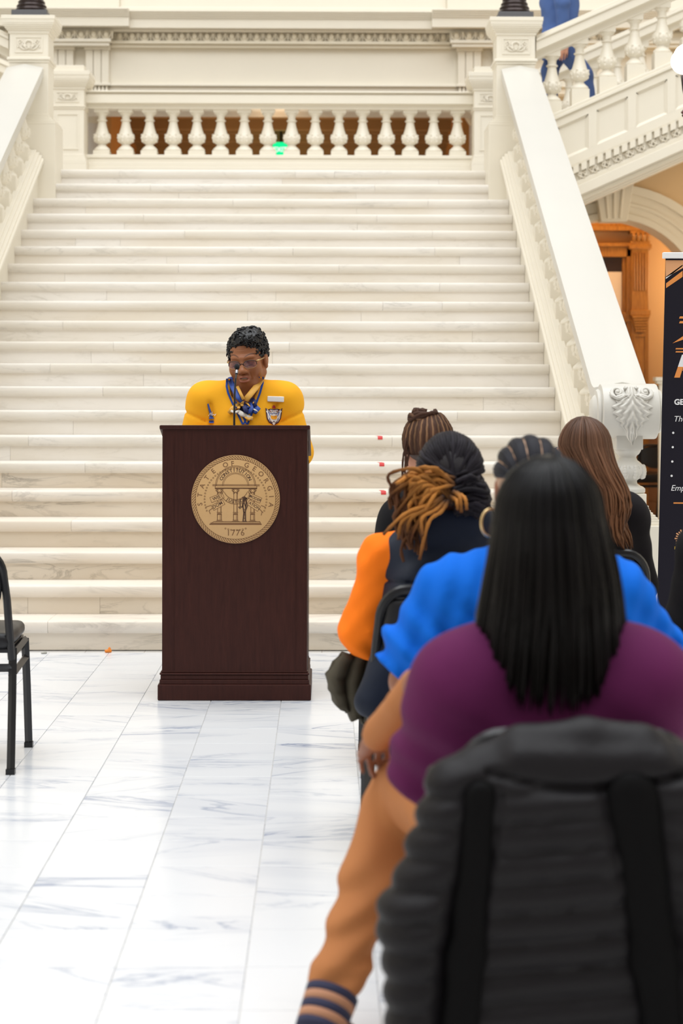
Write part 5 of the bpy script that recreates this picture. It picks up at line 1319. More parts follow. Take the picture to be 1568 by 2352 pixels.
def quilts(X, Y, Z):
    zz_ = Z - .09*(X-cxj)
    ph = np.abs(np.cos(math.pi*(zz_-.005)/.0500))
    up_ = 1/(1+np.exp((Z-.735)/.006))
    tt = np.clip((.733-Z)/.41, 0, 1.3); xl_ = .298-.062*tt; xr_ = .459+.088*tt
    f = lambda c_, w_: np.exp(-((X-c_)/w_)**2)
    fold = (f(xl_-.034, .030)*.026+f(xr_+.050, .044)*.028)*up_
    seam = (f(xl_, .005)+f(xr_, .005))*.008*up_
    return fold + seam + .013*(1-ph)**1.3*up_*(1-.9*np.clip(f(xl_-.030, .035)+f(xr_+.045, .045), 0, 1)) + .004*vnoise(X, Y, Z, 20, 9) + .016*np.exp(-((Z-.745+.018*np.cos((X-.44)*11))/.006)**2)*(np.abs(X-cxj) < .17)
S.disp(quilts)
t = thing('puffer_jacket', 'black quilted puffer jacket draped over the back of the nearest chair', 'jacket', (0, 0, 0))
S.box((cxj, yj+.035, .46), (.26, .012, .29), .01, .01)
S.mesh('jacket_shell', jk, t, smooth=2)
js = mat('fold_shade_black', (.0028, .0026, .003), .7, spec=.1)  # near-black sleeve strips; shade of the deep folds is put into their colour
for (x0, x1, r0, r1, nm) in ((.262, .215, .026, .034, 'dark_fold_sleeve'), (.512, .585, .044, .030, 'dark_fold_sleeve')):
    S = SDF((x0-.12, 3.0, .08), (x1+.12, 3.2, .80), .007); S.cap((x0, yj-.052, .715), ((x0+x1)/2, yj-.050, .45), r0, (r0+r1)/2, .0, flat=((0, 1, 0), 1.7)); S.cap(((x0+x1)/2, yj-.050, .45), (x1, yj-.046, .13), (r0+r1)/2, r1, .02, flat=((0, 1, 0), 1.7)); S.disp(lambda X, Y, Z: .003*vnoise(X, Y, Z, 30, 3)); S.mesh(nm, js, t, smooth=1)

# ---------------------------------------------------------------- C: blue shirt, cornrows
J = seated(.50, 4.52, 1.262, half=.185, hx=.005, w=1.08, sc=1.0, yaw=2)
J['sh'] = [(.325, 4.50, .875), (.70, 4.50, .875)]
J['el'] = [(.215, 4.60, .66), (.83, 4.66, .66)]; J['wr'] = [(.34, 4.82, .62), (.70, 4.84, .62)]
tC = person('person in a bright blue shirt with braided cornrows, behind the purple sweater', J, SK_M)
blue = mat('blue_cotton', (.004,.135,.66), .85, spec=.15, noise=.05, nscale=12, bump=.15, bscale=120)
S = torso_sdf(J, .022, .009, 'short', hem=.47, nk=.068)
S.cap(J['sh'][0], (.238, 4.52, .72), .078, .086, .05); S.cap(J['sh'][1], (.795, 4.56, .72), .078, .086, .05)
S.disp(lambda X, Y, Z: .008*vnoise(X, Y, Z, 13, 21) + .012*np.sin(62*X+7*np.sin(8*Z)+9*Z)*np.clip((.93-Z)*6, .15, 1) + .004*np.sin(110*X-30*Z))
S.half((.22, 4.5, .655), (-.75, 0, -.9), .01); S.half((.83, 4.5, .655), (.75, 0, -.9), .01)
S.mesh('blue_shirt', blue, tC, smooth=2)
trousers(J, .012, mat('black_trousers', (.012,.012,.014), .8), tC); shoes(J, mat('black_shoe', (.015,.015,.016), .5), tC)
hc, R, sc = J['head']; Rn = np.array(R); scn = np.array(hc)+Rn@np.array((0, -.020, .030))
P_, Q_, K_ = [], [], []
rc = random.Random(3)
for i in range(7):
    b = math.radians(-81+27*i)            # sideways angle of the row
    for sub in (-2, -1, 0, 1, 2):
        pts = []; rd = []; co_ = []
        for j in range(17):
            th = math.radians(62 - 172*j/16)     # front to nape
            bb = b + sub*math.radians(4.9)
            rad_ = np.array((.083, .101, .093))
            loc = np.array((math.sin(bb)*math.cos(th*.0+0)*1.0*max(.22, math.cos((th)*.5)), math.sin(th)*math.cos(bb*.35), math.cos(th)*math.cos(bb)*1.0))
            loc = loc/np.linalg.norm(loc)*rad_
            pts.append(scn+Rn@loc); rd.append((.0088 if sub == 0 else .0074 if abs(sub) == 1 else .0042)+.0012*math.sin(j*3.1)); s2 = 1+rc.uniform(-.2, .2); co_.append((.018*s2, .018*s2, .024*s2))
        P_.append(pts); Q_.append(rd); K_.append(co_)
locks(P_, Q_, K_, 'cornrows', hair_mat('braid_hair', .5), tC, n=6)
scalp(J['head'], mat('scalp_brown', srgb(185, 148, 120), .6), tC, r=(.083, .101, .0925), name='scalp', h=.007)
q = MB(); ec = W(1113, 1216, 4.5)
q.tube([(ec.x+.018+.024*math.cos(a), 4.53+.010*math.cos(a), ec.z+.014+.034*math.sin(a)) for a in np.linspace(0, 2*math.pi, 24)], .0035, 8, cap=False)
q.build('hoop_earring', mat('gold_metal', (.75, .55, .28), .3, 1), tC, smooth=True)

# ---------------------------------------------------------------- F: black clothes at the right edge
J = seated(1.33, 5.62, 1.25, half=.175)
J['el'] = [(1.10, 5.62, .68), (1.57, 5.66, .66)]; J['wr'] = [(1.12, 5.84, .60), (1.47, 5.88, .60)]; J['sh'] = [(1.155, 5.60, .90), (1.505, 5.60, .90)]
J['hd'] = [((-.05, 1, -.15), (-.3, 0, 1), .5), ((-.2, 1, -.1), (0, 0, 1), .5)]
tF = person('person in black clothes at the right edge, only an elbow and hand showing', J, SK_L, h=.010)
bk = mat('black_knit', (.007,.007,.009), .85, spec=.2, noise=.1, nscale=20, bump=.2, bscale=200)
S = torso_sdf(J, .016, .010); S.disp(lambda X, Y, Z: .004*vnoise(X, Y, Z, 22, 2)); cut_ends(S, J); S.mesh('black_sweater', bk, tF)
trousers(J, .010, bk, tF); shoes(J, bk, tF)
hang_hair(J['head'], tF, HB, n=120, az=(-120, 120), zend=.98, rad=.008, seed=6); scalp(J['head'], mat('dark_hair_cap', (.01,.009,.009), .4), tF, h=.009)

# ---------------------------------------------------------------- B: locs, orange sleeve, navy vest
J = seated(.375, 5.58, 1.240, half=.172, hx=.005, hy=-.03, w=1.05)
J['sh'] = [(.185, 5.57, .872), (.55, 5.57, .872)]
J['el'] = [(.130, 5.60, .665), (.66, 5.62, .66)]; J['wr'] = [(.165, 5.80, .58), (.52, 5.86, .60)]
tB = person('person with gold-tipped locs, a navy vest and an orange sleeve, leaning on the aisle side', J, SK_D)
orange = mat('orange_fleece', (1.0,.21,.012), .9, spec=.2, noise=.05, nscale=15, bump=.25, bscale=200)
vest = mat('navy_quilt', (.004,.009,.024), .6, spec=.3, noise=.08, nscale=10, bump=.2, bscale=90)
S = torso_sdf(J, .002, .009, 'long', hem=.50, sl_e=.020)
S.cap((.170, 5.57, .835), (.130, 5.58, .67), .052, .062, .03); S.ell((.128, 5.60, .64), (.064, .07, .05), .03); S.ell((.132, 5.62, .600), (.052, .065, .03), .015)
S.disp(lambda X, Y, Z: .007*vnoise(X, Y, Z, 24, 12)+.006*np.sin(70*Z+60*X)*np.clip((.76-Z)*6, .15, 1)); cut_ends(S, J, .7); S.mesh('orange_hoodie', orange, tB, smooth=2)
S = SDF((.05, 5.35, .40), (.72, 5.80, 1.02), .008); w = 1.1
S.ell(J['chest'], (.200, .155, .20), 0); S.box((.375, 5.56, .66), (.185, .145, .22), .09, .05); S.cap(J['neck'], (.225, 5.56, .880), .085, .072, .04); S.cap(J['neck'], (.54, 5.57, .872), .085, .068, .04)
S.cap((.24, 5.48, .66), (.150, 5.44, .47), .070, .055, .04); S.cap((.30, 5.52, 1.0), (.45, 5.52, 1.0), .06, .06, .04); S.cap((.37, 5.58, .95), (.37, 5.58, 1.1), .06, .07, .01, '-')
S.half((0,0,.425), (0,0,-1), .01); S.cap((.090, 5.60, .86), (.080, 5.62, .60), .066, .058, .01, '-'); S.cap((.665, 5.57, .86), (.68, 5.62, .60), .055, .07, .01, '-')
S.disp(lambda X, Y, Z: .004*vnoise(X, Y, Z, 18, 31) + .010*np.exp(-((Z-.815)/.004)**2) + .008*np.exp(-((Z-.66)/.004)**2) + .006*np.exp(-((X-.33)/.004)**2)*(Z < .815))
S.mesh('navy_vest', vest, tB, smooth=1)
trousers(J, .010, mat('dark_jeans', (.014,.015,.02), .8), tB); shoes(J, mat('dark_shoe', (.02,.02,.022), .5), tB)
# olive drape hanging off the chair seat
q = MB(); vs = []; nu, nv = 26, 12
prof = [(835, 1500), (800, 1490), (792, 1500)]
for j in range(nv+1):
    v = j/nv
    for i in range(nu+1):
        u = i/nu
        xl_ = .055 - .048*math.sin(min(1, v*1.7)*math.pi/2) + .055*max(0, v-.45)**1.2*1.6 + .0035*math.sin(v*26); xr_ = .155
        zb = .585 - (.155 + .06*min(1, u*1.6))*v
        if v == 1: zb += .008*math.sin(u*25)
        vs.append((xl_+(xr_-xl_)*u, 5.62+.02*math.sin(u*17+v*2)+.03*u, zb))
fs_ = [(j*(nu+1)+i, j*(nu+1)+i+1, (j+1)*(nu+1)+i+1, (j+1)*(nu+1)+i) for j in range(nv) for i in range(nu)]
q.add(vs, fs_); o = q.build('olive_skirt_panel', mat('olive_cloth', srgb(70, 64, 50), .8, noise=.15, nscale=30), tB, smooth=True)
md = o.modifiers.new('thick', 'SOLIDIFY'); md.thickness = .012
# locs
hc, R, sc = J['head']; D_ = 5.42; rc = random.Random(12)
dark, brown, goldc = srgb(34, 31, 36), srgb(92, 58, 36), srgb(178, 118, 56)
P_, Q_, K_ = [], [], []
def addloc(pts, r0=.0062, cols=None, taper=.6, jit=.0):
    pts = [Vector(p) for p in pts]; out = []; n = len(pts); m_ = 16
    # catmull-rom
    for i in range(m_+1):
        f = i/m_*(n-1); k = min(int(f), n-2); u = f-k; p0 = pts[max(k-1,0)]; p1 = pts[k]; p2 = pts[k+1]; p3 = pts[min(k+2,n-1)]
        out.append(.5*((2*p1)+(-p0+p2)*u+(2*p0-5*p1+4*p2-p3)*u*u+(-p0+3*p1-3*p2+p3)*u**3))
    P_.append(out); Q_.append([r0*(1-(1-taper)*i/m_)*(1+.16*math.sin(i*2.3+len(P_))) for i in range(m_+1)])
    c_ = []; s_ = 1+rc.uniform(-.3, .3)
    for i in range(m_+1):
        f = i/m_*(len(cols)-1); k = min(int(f), len(cols)-2); u = f-k; c_.append(tuple((cols[k][a]*(1-u)+cols[k+1][a]*u)*s_ for a in range(3)))
    K_.append(c_)
head_c = Vector(hc)+Vector((0, -.02, .03))
tie = W(1038, 1128, D_)
for i in range(34):       # over the head to the tie
    a = math.radians(-85+170*i/33); r_ = rc.uniform(.094, .100)
    pts = []
    for j in range(4):
        th = math.radians(-55+ (105)*j/3); pts.append(head_c+Vector((math.sin(a)*r_*math.cos(th*.6)*.98, -math.sin(th)*.108, math.cos(th)*math.cos(a)*.100 - (1-math.cos(a))*.02)))
    pts.append(tie+Vector((rc.uniform(-.02,.03), rc.uniform(-.01,.03), rc.uniform(.0, .045)))); addloc(pts, .0085, [dark, dark, dark], .9)
for i in range(44):       # dark bundle looping right of the tie
    v = i/43; top_ = W(1062+rc.uniform(-12, 35), 1078+rc.uniform(-6, 20)+30*v, D_+.05)
    R_ = W(1092+26*math.sin(v*3.1)+rc.uniform(-6, 8), 1098+90*v, D_+rc.uniform(-.03, .03)); end = W(1045+rc.uniform(-5, 30), 1105+80*v+rc.uniform(-5, 5), D_-.02+rc.uniform(-.02, .02))
    addloc([end, (end+R_)/2+Vector((0, -.015, .012)), R_, (R_+top_)/2+Vector((.01, .03, .0)), top_+Vector((0,.06,0))], .0075, [dark, dark, dark], .9)
for i in range(92):       # golden sweep to the left
    v = rc.random(); st_ = tie+Vector((rc.uniform(-.012,.012), rc.uniform(-.03,.0), rc.uniform(-.04,.045)))
    ex_ = W(900+rc.uniform(-12, 50)+ (35*v), 1085+150*v+rc.uniform(-10, 18), D_+rc.uniform(-.05, .03)); mid = W(965+rc.uniform(-30, 30), 1072+88*v+rc.uniform(-8, 8), D_-.05+rc.uniform(-.03, .03))
    ex2 = ex_+Vector((rc.uniform(-.006, .010), 0, -.028-.03*rc.random()))
    hi = rc.random(); g_ = tuple(goldc[a]*(.55+.6*hi) for a in range(3)); addloc([st_, (st_+mid)/2+Vector((0,0,.008)), mid, ex_, ex2], .0066, [dark, g_, g_, brown, brown], .7)
for (x0, y0, x1, y1, x2, y2) in ((1030, 1150, 985, 1200, 964, 1286), (1022, 1150, 970, 1190, 972, 1230), (1020, 1140, 945, 1190, 935, 1225), (1045, 1130, 1070, 1150, 1072, 1172), (1040, 1128, 1058, 1150, 1060, 1178), (1035, 1140, 1050, 1155, 1052, 1172), (1018, 1140, 930, 1180, 880, 1228), (1016, 1145, 925, 1195, 915, 1240), (930, 1090, 915, 1108, 908, 1112)):
    addloc([W(x0, y0, D_-.05), W((x0+x1)/2+6, (y0+y1)/2, D_-.07), W(x1, y1, D_-.08), W(x2, y2, D_-.08)], .0066, [dark, goldc, goldc, brown], .75)
locks(P_, Q_, K_, 'locs', hair_mat('loc_hair', .6), tB, n=7)
scalp(J['head'], mat('dark_scalp_hair', dark, .6), tB, r=(.088, .106, .098), h=.008)

# ---------------------------------------------------------------- A: bun of twists, black sweater
J = seated(.385, 6.83, 1.285, half=.165, hx=.0, hy=-.06, yaw=6, w=1.0)
J['sh'] = [(.292, 6.80, .900), (.54, 6.80, .91)]; J['el'] = [(.238, 6.88, .68), (.60, 6.88, .68)]
tA = person('person with brown twists tied in a top bun and a black sweater, front row', J, SK_L)
S = torso_sdf(J, .020, .010); S.disp(lambda X, Y, Z: .005*vnoise(X, Y, Z, 22, 7)); cut_ends(S, J); S.mesh('black_sweater', bk, tA)
trousers(J, .010, bk, tA); shoes(J, bk, tA)
hc, R, sc = J['head']; head_c = Vector(hc)+Vector((0, -.02, .03)); br1, br2 = srgb(72, 50, 40), srgb(120, 90, 66)
P_, Q_, K_ = [], [], []
bun = W(972, 955, 6.72)
for i in range(46):
    a = math.radians(-105+210*i/45); col_ = br2 if i % 3 == 0 else br1
    pts = []
    for j in range(5):
        th = math.radians(118-96*j/4); pts.append(head_c+Vector((math.sin(a)*math.sin(th)*.090, -math.cos(a)*math.sin(th)*.112, math.cos(th)*.104)))
    pts.append(bun+Vector((rc.uniform(-.03,.03), rc.uniform(-.02,.02), -.028))); addloc(pts, .0075, [br1, col_, col_, br1], .85)
for i in range(26):      # coils of the bun
    a0 = rc.uniform(0, 6.28); rr = rc.uniform(.030, .052); zo = rc.uniform(-.022, .018); tl = rc.uniform(-.35, .35)
    addloc([bun+Vector((rr*math.cos(a0+u), rr*.8*math.sin(a0+u), zo+tl*rr*math.cos(a0+u)+.006*math.sin(3*u))) for u in np.linspace(0, 3.6, 7)], .0085, [br1, br2 if i % 4 == 0 else br1, br1], .9)
for (x0, y0, x1, y1, x2, y2) in ((940, 1000, 932, 1040, 930, 1095), (938, 1005, 926, 1050, 924, 1110), (942, 1010, 936, 1060, 928, 1085), (936, 1000, 930, 1030, 936, 1070)):
    addloc([W(x0, y0, 6.70), W(x1, y1, 6.68), W(x2, y2, 6.68)], .0045, [br1, br1, br1], .9)
locks(P_, Q_, K_, 'twists', hair_mat('twist_hair', .6), tA, n=6)
scalp(J['head'], mat('brown_scalp_hair', br1, .6), tA, r=(.086, .106, .098), h=.008)

# ---------------------------------------------------------------- E: long brown hair, black sweatshirt
J = seated(.965, 6.83, 1.262, half=.150, hx=-.025, hy=-.05, yaw=28, w=.98)
tE = person('person with long wavy brown hair and glasses in a black sweatshirt, beside the newel', J, SK_L)
S = torso_sdf(J, .022, .010); S.cap((.975, 6.80, .96), (.975, 6.78, 1.0), .10, .085, .03); S.disp(lambda X, Y, Z: .005*vnoise(X, Y, Z, 20, 17)); cut_ends(S, J)
oE = S.mesh('black_sweatshirt', mat('black_cotton', (.010,.008,.010), .85, spec=.2, noise=.08, nscale=20), tE)
trousers(J, .010, bk, tE); shoes(J, bk, tE)
EB = hair_mat('brown_hair', .36)
hang_hair(J['head'], tE, EB, n=260, az=(-100, 120), zend=.86, zj=.07, rad=.0060, rr=(.088, .110, .102), wave=.015, wf=30, pull=(.185, -.05), seed=9, col0=srgb(88, 66, 55), col1=srgb(112, 76, 52), spread=.55, cj=.35, back=.02)
scalp(J['head'], mat('brown_hair_cap', srgb(84, 62, 52), .45), tE, r=(.087, .108, .100), h=.008)
q = MB(); g0 = W(1283, 1038, 6.86)
q.tube([(g0.x+.020*math.cos(a), 6.87+.006*math.cos(a), g0.z+.018*math.sin(a)) for a in np.linspace(0, 2*math.pi, 18)], .0017, 6, cap=False); q.tube([(g0.x+.018, 6.87, g0.z+.006), tuple(W(1300, 1036, 6.80))], .0015, 6)
q.build('glasses', mat('dark_blue_frame', (.03,.05,.10), .3), tE, smooth=True)
bv = BVHTree.FromObject(oE, bpy.context.evaluated_depsgraph_get())
q = MB(); u = W(1378, 1172, 6.66); text_mb('N.J.S', .040, q, Matrix.Translation(u) @ Matrix.Rotation(math.pi/2, 4, 'X') @ Matrix.Rotation(-.12, 4, 'Z'), bold=.02)
vv = []
for p in q.v:
    h_ = bv.ray_cast(Vector((p[0], 6.2, p[2])), Vector((0, 1, 0))); vv.append((p[0], (h_[0].y if h_[0] else p[1])-.004, p[2]))
q.v = vv; q.build('green_lettering', mat('green_print', (.03, .42, .06), .6), tE)

# ---------------------------------------------------------------- man in a blue suit on the upper flight
zs = 3.70
xb, yb_ = 2.16, 17.0; s_ = FPX/yb_
Q3 = lambda px, py, dy=0: tuple(W(px, py, yb_+dy))
J = dict(head=(Q3(1283, -178), rotm(80, -12), 1.02), neck=Q3(1282, -128), chest=Q3(1283, -62), belly=Q3(1284, 10), pelvis=Q3(1288, 85), w=1.02)
J['sh'] = [Q3(1276, -98, -.17), Q3(1290, -98, .17)]; J['el'] = [Q3(1290, 5, -.24), Q3(1255, 5, .2)]; J['wr'] = [Q3(1293, 98, -.20), Q3(1258, 92, .2)]
J['hd'] = [((.05, -.05, -1), (.25, -1, 0), .55), ((0, 0, -1), (0, 1, 0), .5)]
J['hip'] = [Q3(1288, 95, -.09), Q3(1288, 95, .09)]; J['kn'] = [Q3(1340, 168, -.07), Q3(1262, 160, .1)]; J['an'] = [Q3(1352, 240, -.07), Q3(1262, 262, .1)]; J['toe'] = [Q3(1322, 262, -.07), Q3(1232, 272, .1)]
tM = thing('person', 'man in a blue suit walking down the upper right flight, one hand showing', 'person', (0, 0, 0))
S = body_sdf(J, .008); hc, R, sc = J['head']; S.mesh('body', skin_mat('skin'), tM, col=face_cols(hc, R, sc, SK_L, tuple(c*.8 for c in SK_L), (.02,.015,.01)))
suit = mat('blue_suit_wool', srgb(80, 106, 162), .75, spec=.25, noise=.05, nscale=15, bump=.1, bscale=150)
S = torso_sdf(J, .016, .009, 'long', hem=Q3(0, 128)[2], nk=.075)
S.cap(J['pelvis'], Q3(1282, 125), .155, .17, .05); S.cap(J['chest'], J['pelvis'], .160, .155, .05); S.cap(J['sh'][0], J['el'][0], .075, .068, .02); S.cap(J['sh'][1], J['el'][1], .075, .068, .02)
S.half(Q3(0, 134), (0, 0, -1), .01)
S.disp(lambda X, Y, Z: .005*vnoise(X, Y, Z, 18, 5)); 
for i in (0, 1):
    p = Vector(J['wr'][i]); S.ell(p+Vector((0,0,-.085)), (.08,.08,.085), .004, '-')
S.mesh('suit_jacket', suit, tM, smooth=1)
S = SDF((1.9, 16.6, 3.5), (2.8, 17.4, 4.8), .009); S.ell(J['pelvis'], (.15,.16,.12), .04)
for i in (0, 1): S.cap(J['pelvis'], J['hip'][i], .10, .105, .05); S.cap(J['hip'][i], J['kn'][i], .105, .080, .04); S.cap(J['kn'][i], J['an'][i], .078, .068, .03)
S.disp(lambda X, Y, Z: .006*vnoise(X, Y, Z, 20, 6)); 
S.mesh('suit_trousers', mat('blue_suit_trousers', srgb(58, 80, 128), .75), tM, smooth=1)
for i in (0, 1):
    a, b = Vector(J['an'][i]), Vector(J['toe'][i]); S = SDF(np.minimum(a, b)-.1, np.maximum(a, b)+.1, .008); S.cap(a+Vector((.03, 0, -.04)), b, .042, .035, .02); S.cap(a, a+Vector((0,0,-.04)), .045, .045, .02); S.mesh('shoe', M['bronze'], tM)
scalp(J['head'], mat('grey_hair', (.10,.09,.08), .6), tM, h=.009, low=-.03)
# ---------------------------------------------------------------- speaker behind the lectern
SD = 8.82
P8 = lambda px, py, dy=0: tuple(W(px, py, SD+dy))
R_ = Matrix(rotm(168, -11, 4)); hs = 1.12
J = dict(head=(P8(568, 825), R_, hs), neck=(-.362, SD+.03, 1.375), chest=(-.372, SD+.05, 1.20), belly=(-.372, SD+.06, 1.06), pelvis=(-.372, SD+.08, .93), w=1.05)
J['sh'] = [(-.190, SD+.05, 1.322), (-.550, SD+.05, 1.322)]; J['el'] = [(-.120, SD+.04, 1.08), (-.622, SD+.04, 1.08)]; J['wr'] = [(-.20, SD-.14, 1.155), (-.55, SD-.14, 1.155)]
J['hd'] = [((-.35, -1, .15), (0, 0, 1), .4), ((.35, -1, .15), (0, 0, 1), .4)]
J['hip'] = [(-.28, SD+.08, .88), (-.465, SD+.08, .88)]; J['kn'] = [(-.285, SD+.07, .49), (-.46, SD+.07, .49)]; J['an'] = [(-.285, SD+.10, .10), (-.46, SD+.10, .10)]; J['toe'] = [(-.28, SD-.05, .032), (-.47, SD-.05, .032)]
tS = thing('person', 'speaker with short curly black hair, glasses and a gold sweater, standing behind the lectern', 'person')
hc = Vector(J['head'][0]); Rn = np.array(R_)
S = body_sdf(J, .010); SKN = srgb(150, 94, 60)
o1 = S.mesh('body', skin_mat('speaker_skin', .42), tS, col=lambda V: np.tile(np.array(SKN), (len(V), 1)))
# the head again at fine resolution, joined into the same body mesh
bm = bmesh.new(); bm.from_mesh(o1.data); dl = [v for v in bm.verts if (v.co-hc).length < .20 and v.co.z > 1.43]; bmesh.ops.delete(bm, geom=dl, context='VERTS'); bm.to_mesh(o1.data); bm.free()
S = SDF(np.array(hc)-.20, np.array(hc)+.20, .0026)
S.cap(J['neck'], hc-R_.col[2]*.05-R_.col[1]*.02, .058, .056, .03); head_sdf(S, hc, R_, hs, mouth_open=.0036)
def wr_(X, Y, Z):
    L = np.stack([X-hc.x+0*(Y+Z), Y-hc.y+0*(X+Z), Z-hc.z+0*(X+Y)], -1) @ Rn / hs
    x, y, z = L[..., 0], L[..., 1], L[..., 2]
    fr = sm(.05, .07, y)*np.exp(-(x/.035)**2)
    w = fr*.0012*np.sin(z*620)*sm(.042, .048, z)*(1-sm(.066, .072, z))
    w = w + .0030*sm(.05, .07, y)*np.exp(-((np.abs(x)-(.026-.25*(z+.045)))/.0035)**2)*sm(-.075, -.065, z)*(1-sm(-.045, -.038, z))
    return w
S.disp(wr_)
fc = face_cols(hc, R_, hs, SKN, srgb(168, 104, 88), srgb(40, 22, 16), teeth=True)
o2 = S.mesh('head_detail', o1.data.materials[0], None, col=fc, smooth=1)
bm = bmesh.new(); bm.from_mesh(o2.data); bmesh.ops.delete(bm, geom=[v for v in bm.verts if v.co.z < 1.405], context='VERTS'); bm.to_mesh(o2.data); bm.free()
with bpy.context.temp_override(active_object=o1, selected_editable_objects=[o1, o2], selected_objects=[o1, o2], object=o1): bpy.ops.object.join()
HL = lambda x, y, z: hc + R_ @ (Vector((x, y, z))*hs)
# hair
blk = (.004, .004, .0055)
S = SDF(np.array(hc)-.22, np.array(hc)+.22, .004); c = np.array(HL(0, -.026, .036)); S.ell(c, np.array((.084, .100, .086))*hs, 0, R=Rn); S.ell(np.array(HL(-.012, .035, .090)), np.array((.058, .050, .030))*hs, .03, R=Rn); S.ell(np.array(HL(-.02, .0, .096)), np.array((.055, .07, .034))*hs, .03, R=Rn)
S.half(tuple(HL(0, .066, .060)), tuple(R_ @ Vector((0, .86, -.51))), .006); S.half(tuple(HL(0, -.03, -.012)), tuple(R_ @ Vector((0, .30, -.95))), .006)
S.disp(lambda X, Y, Z: .004*vnoise(X, Y, Z, 150, 3)+.003*vnoise(X, Y, Z, 300, 4))
hm = mat('curly_black_hair', blk, .34, noise=.2, nscale=200, bump=.5, bscale=320, spec=.4)
oH = S.mesh('hair', hm, tS, smooth=1)
bvh = BVHTree.FromObject(oH, bpy.context.evaluated_depsgraph_get())
rc = random.Random(5); mb = MB(); q = mb; cen = Vector(c)
for i in range(420):
    u = rc.uniform(-1, 1); a = rc.uniform(0, 6.283); d = Vector((math.sqrt(1-u*u)*math.cos(a), math.sqrt(1-u*u)*math.sin(a), u))
    h_ = bvh.ray_cast(cen+d*.3, -d)
    if not h_[0]: continue
    L = R_.transposed() @ (h_[0]-hc)
    if L.z/hs < .0 or (L.y > .06*hs and L.z < .055*hs): continue
    n_ = h_[1]; t1 = n_.orthogonal().normalized(); t2 = n_.cross(t1); r_ = rc.uniform(.006, .012); a0 = rc.uniform(0, 6.28); up_ = .003
    pts = [h_[0]+n_*(up_+.002*math.sin(k*.7))+(t1*math.cos(a0+k*.55)+t2*math.sin(a0+k*.55))*r_*(1-.06*k) for k in range(10)]
    mb.tube(pts, [.0016,.003,.0036,.0038,.0038,.0036,.0034,.003,.0024,.0012], 5)
mb.build('curls', hm, oH, smooth=True)
# glasses
fr = mat('brown_frame', (.035, .018, .015), .3); gfr = mat('gold_frame', (.45, .30, .14), .3, .8)
gl = NT('tinted_reflection_lens'); gl.b.inputs['Base Color'].default_value = (.10, .07, .16, 1); gl.b.inputs['Alpha'].default_value = .30; gl.b.inputs['Roughness'].default_value = .03; gl.b.inputs['Specular IOR Level'].default_value = .9  # slight tint; the purple reflection is painted into the base colour
ge = empty('glasses'); ge.parent = tS
for s in (-1, 1):
    def lp_(a, k=1): 
        ca, sa = math.cos(a), math.sin(a); x = .0265*math.copysign(abs(ca)**.75, ca)*k; z = .0165*math.copysign(abs(sa)**.8, sa)*k
        return HL(s*.0345+x, .1010-abs(s*.0345+x)**2*4.5, -.008+z)
    q = MB(); q.tube([lp_(a) for a in np.linspace(-.15, math.pi+.15, 20)], .0019, 6); q.build('top_rim', fr, ge, smooth=True)
    q = MB(); q.tube([lp_(a) for a in np.linspace(math.pi, 2*math.pi, 20)], .0010, 6); q.build('lower_rim', gfr, ge, smooth=True)
    q = MB(); q.add([lp_(a, .97) for a in np.linspace(0, 2*math.pi, 28, endpoint=False)], [tuple(range(28))]); q.build('lens', gl.m, ge)
    q = MB(); q.tube([HL(s*.0605, .082, .002), HL(s*.070, .068, .004), HL(s*.078, .03, .004), HL(s*.080, -.0, .003)], [.0026, .0024, .0018, .0016], 6, flat=1.6); q.build('temple', gfr, ge, smooth=True)
q = MB(); q.tube([HL(-.009, .0995, -.006), HL(0, .103, -.002), HL(.009, .0995, -.006)], .0016, 6); q.tube([HL(-.009, .099, -.012), HL(-.010, .094, -.018)], .0012, 5); q.build('bridge', fr, ge, smooth=True)
# sweater
gld_ = mat('gold_sweater', srgb(240, 170, 18), .9, noise=.03, nscale=12, bump=.2, bscale=240)
S = torso_sdf(J, .026, .007, 'long', hem=.86, nk=.058)
S.ell((-.372, SD+.05, 1.02), (.20, .155, .22), .05); S.cap((-.30, SD+.06, 1.372), (-.25, SD+.06, 1.355), .036, .040, .03); S.cap((-.44, SD+.06, 1.372), (-.49, SD+.06, 1.355), .036, .040, .03); S.cap((-.372, SD-.0, 1.46), (-.372, SD-.02, 1.36), .062, .058, .01, '-')
S.disp(lambda X, Y, Z: .0035*vnoise(X, Y, Z, 18, 41) - .006*np.exp(-((X+.372-.13-.12*(1.30-Z))/.012)**2)*(Z < 1.33)*(Z > 1.1)*0 + .014*np.exp(-((np.abs(X+.372)-.165-.02*np.sin(14*Z))/.011)**2)*sm(1.34, 1.30, Z) + .009*np.exp(-((Z-1.255-.45*(np.abs(X+.372)-.24))/.007)**2)*(np.abs(X+.372) > .17))
a_, b_ = Vector((-.372, SD-.02, 1.40)), Vector((-.372, SD-.14, 1.17))
cut_ends(S, J, .85)
oW = S.mesh('gold_sweater', gld_, tS, smooth=2)
bv = BVHTree.FromObject(oW, bpy.context.evaluated_depsgraph_get())
def onf(px, py, off=.003):
    o_ = Vector((0, 0, CH)); d = (W(px, py, SD)-o_).normalized()
    h_ = bv.ray_cast(o_+d*7, d)
    if h_[0] is None or h_[0].y > SD+.12: return W(px, py, SD-.075)
    return h_[0]-d*off
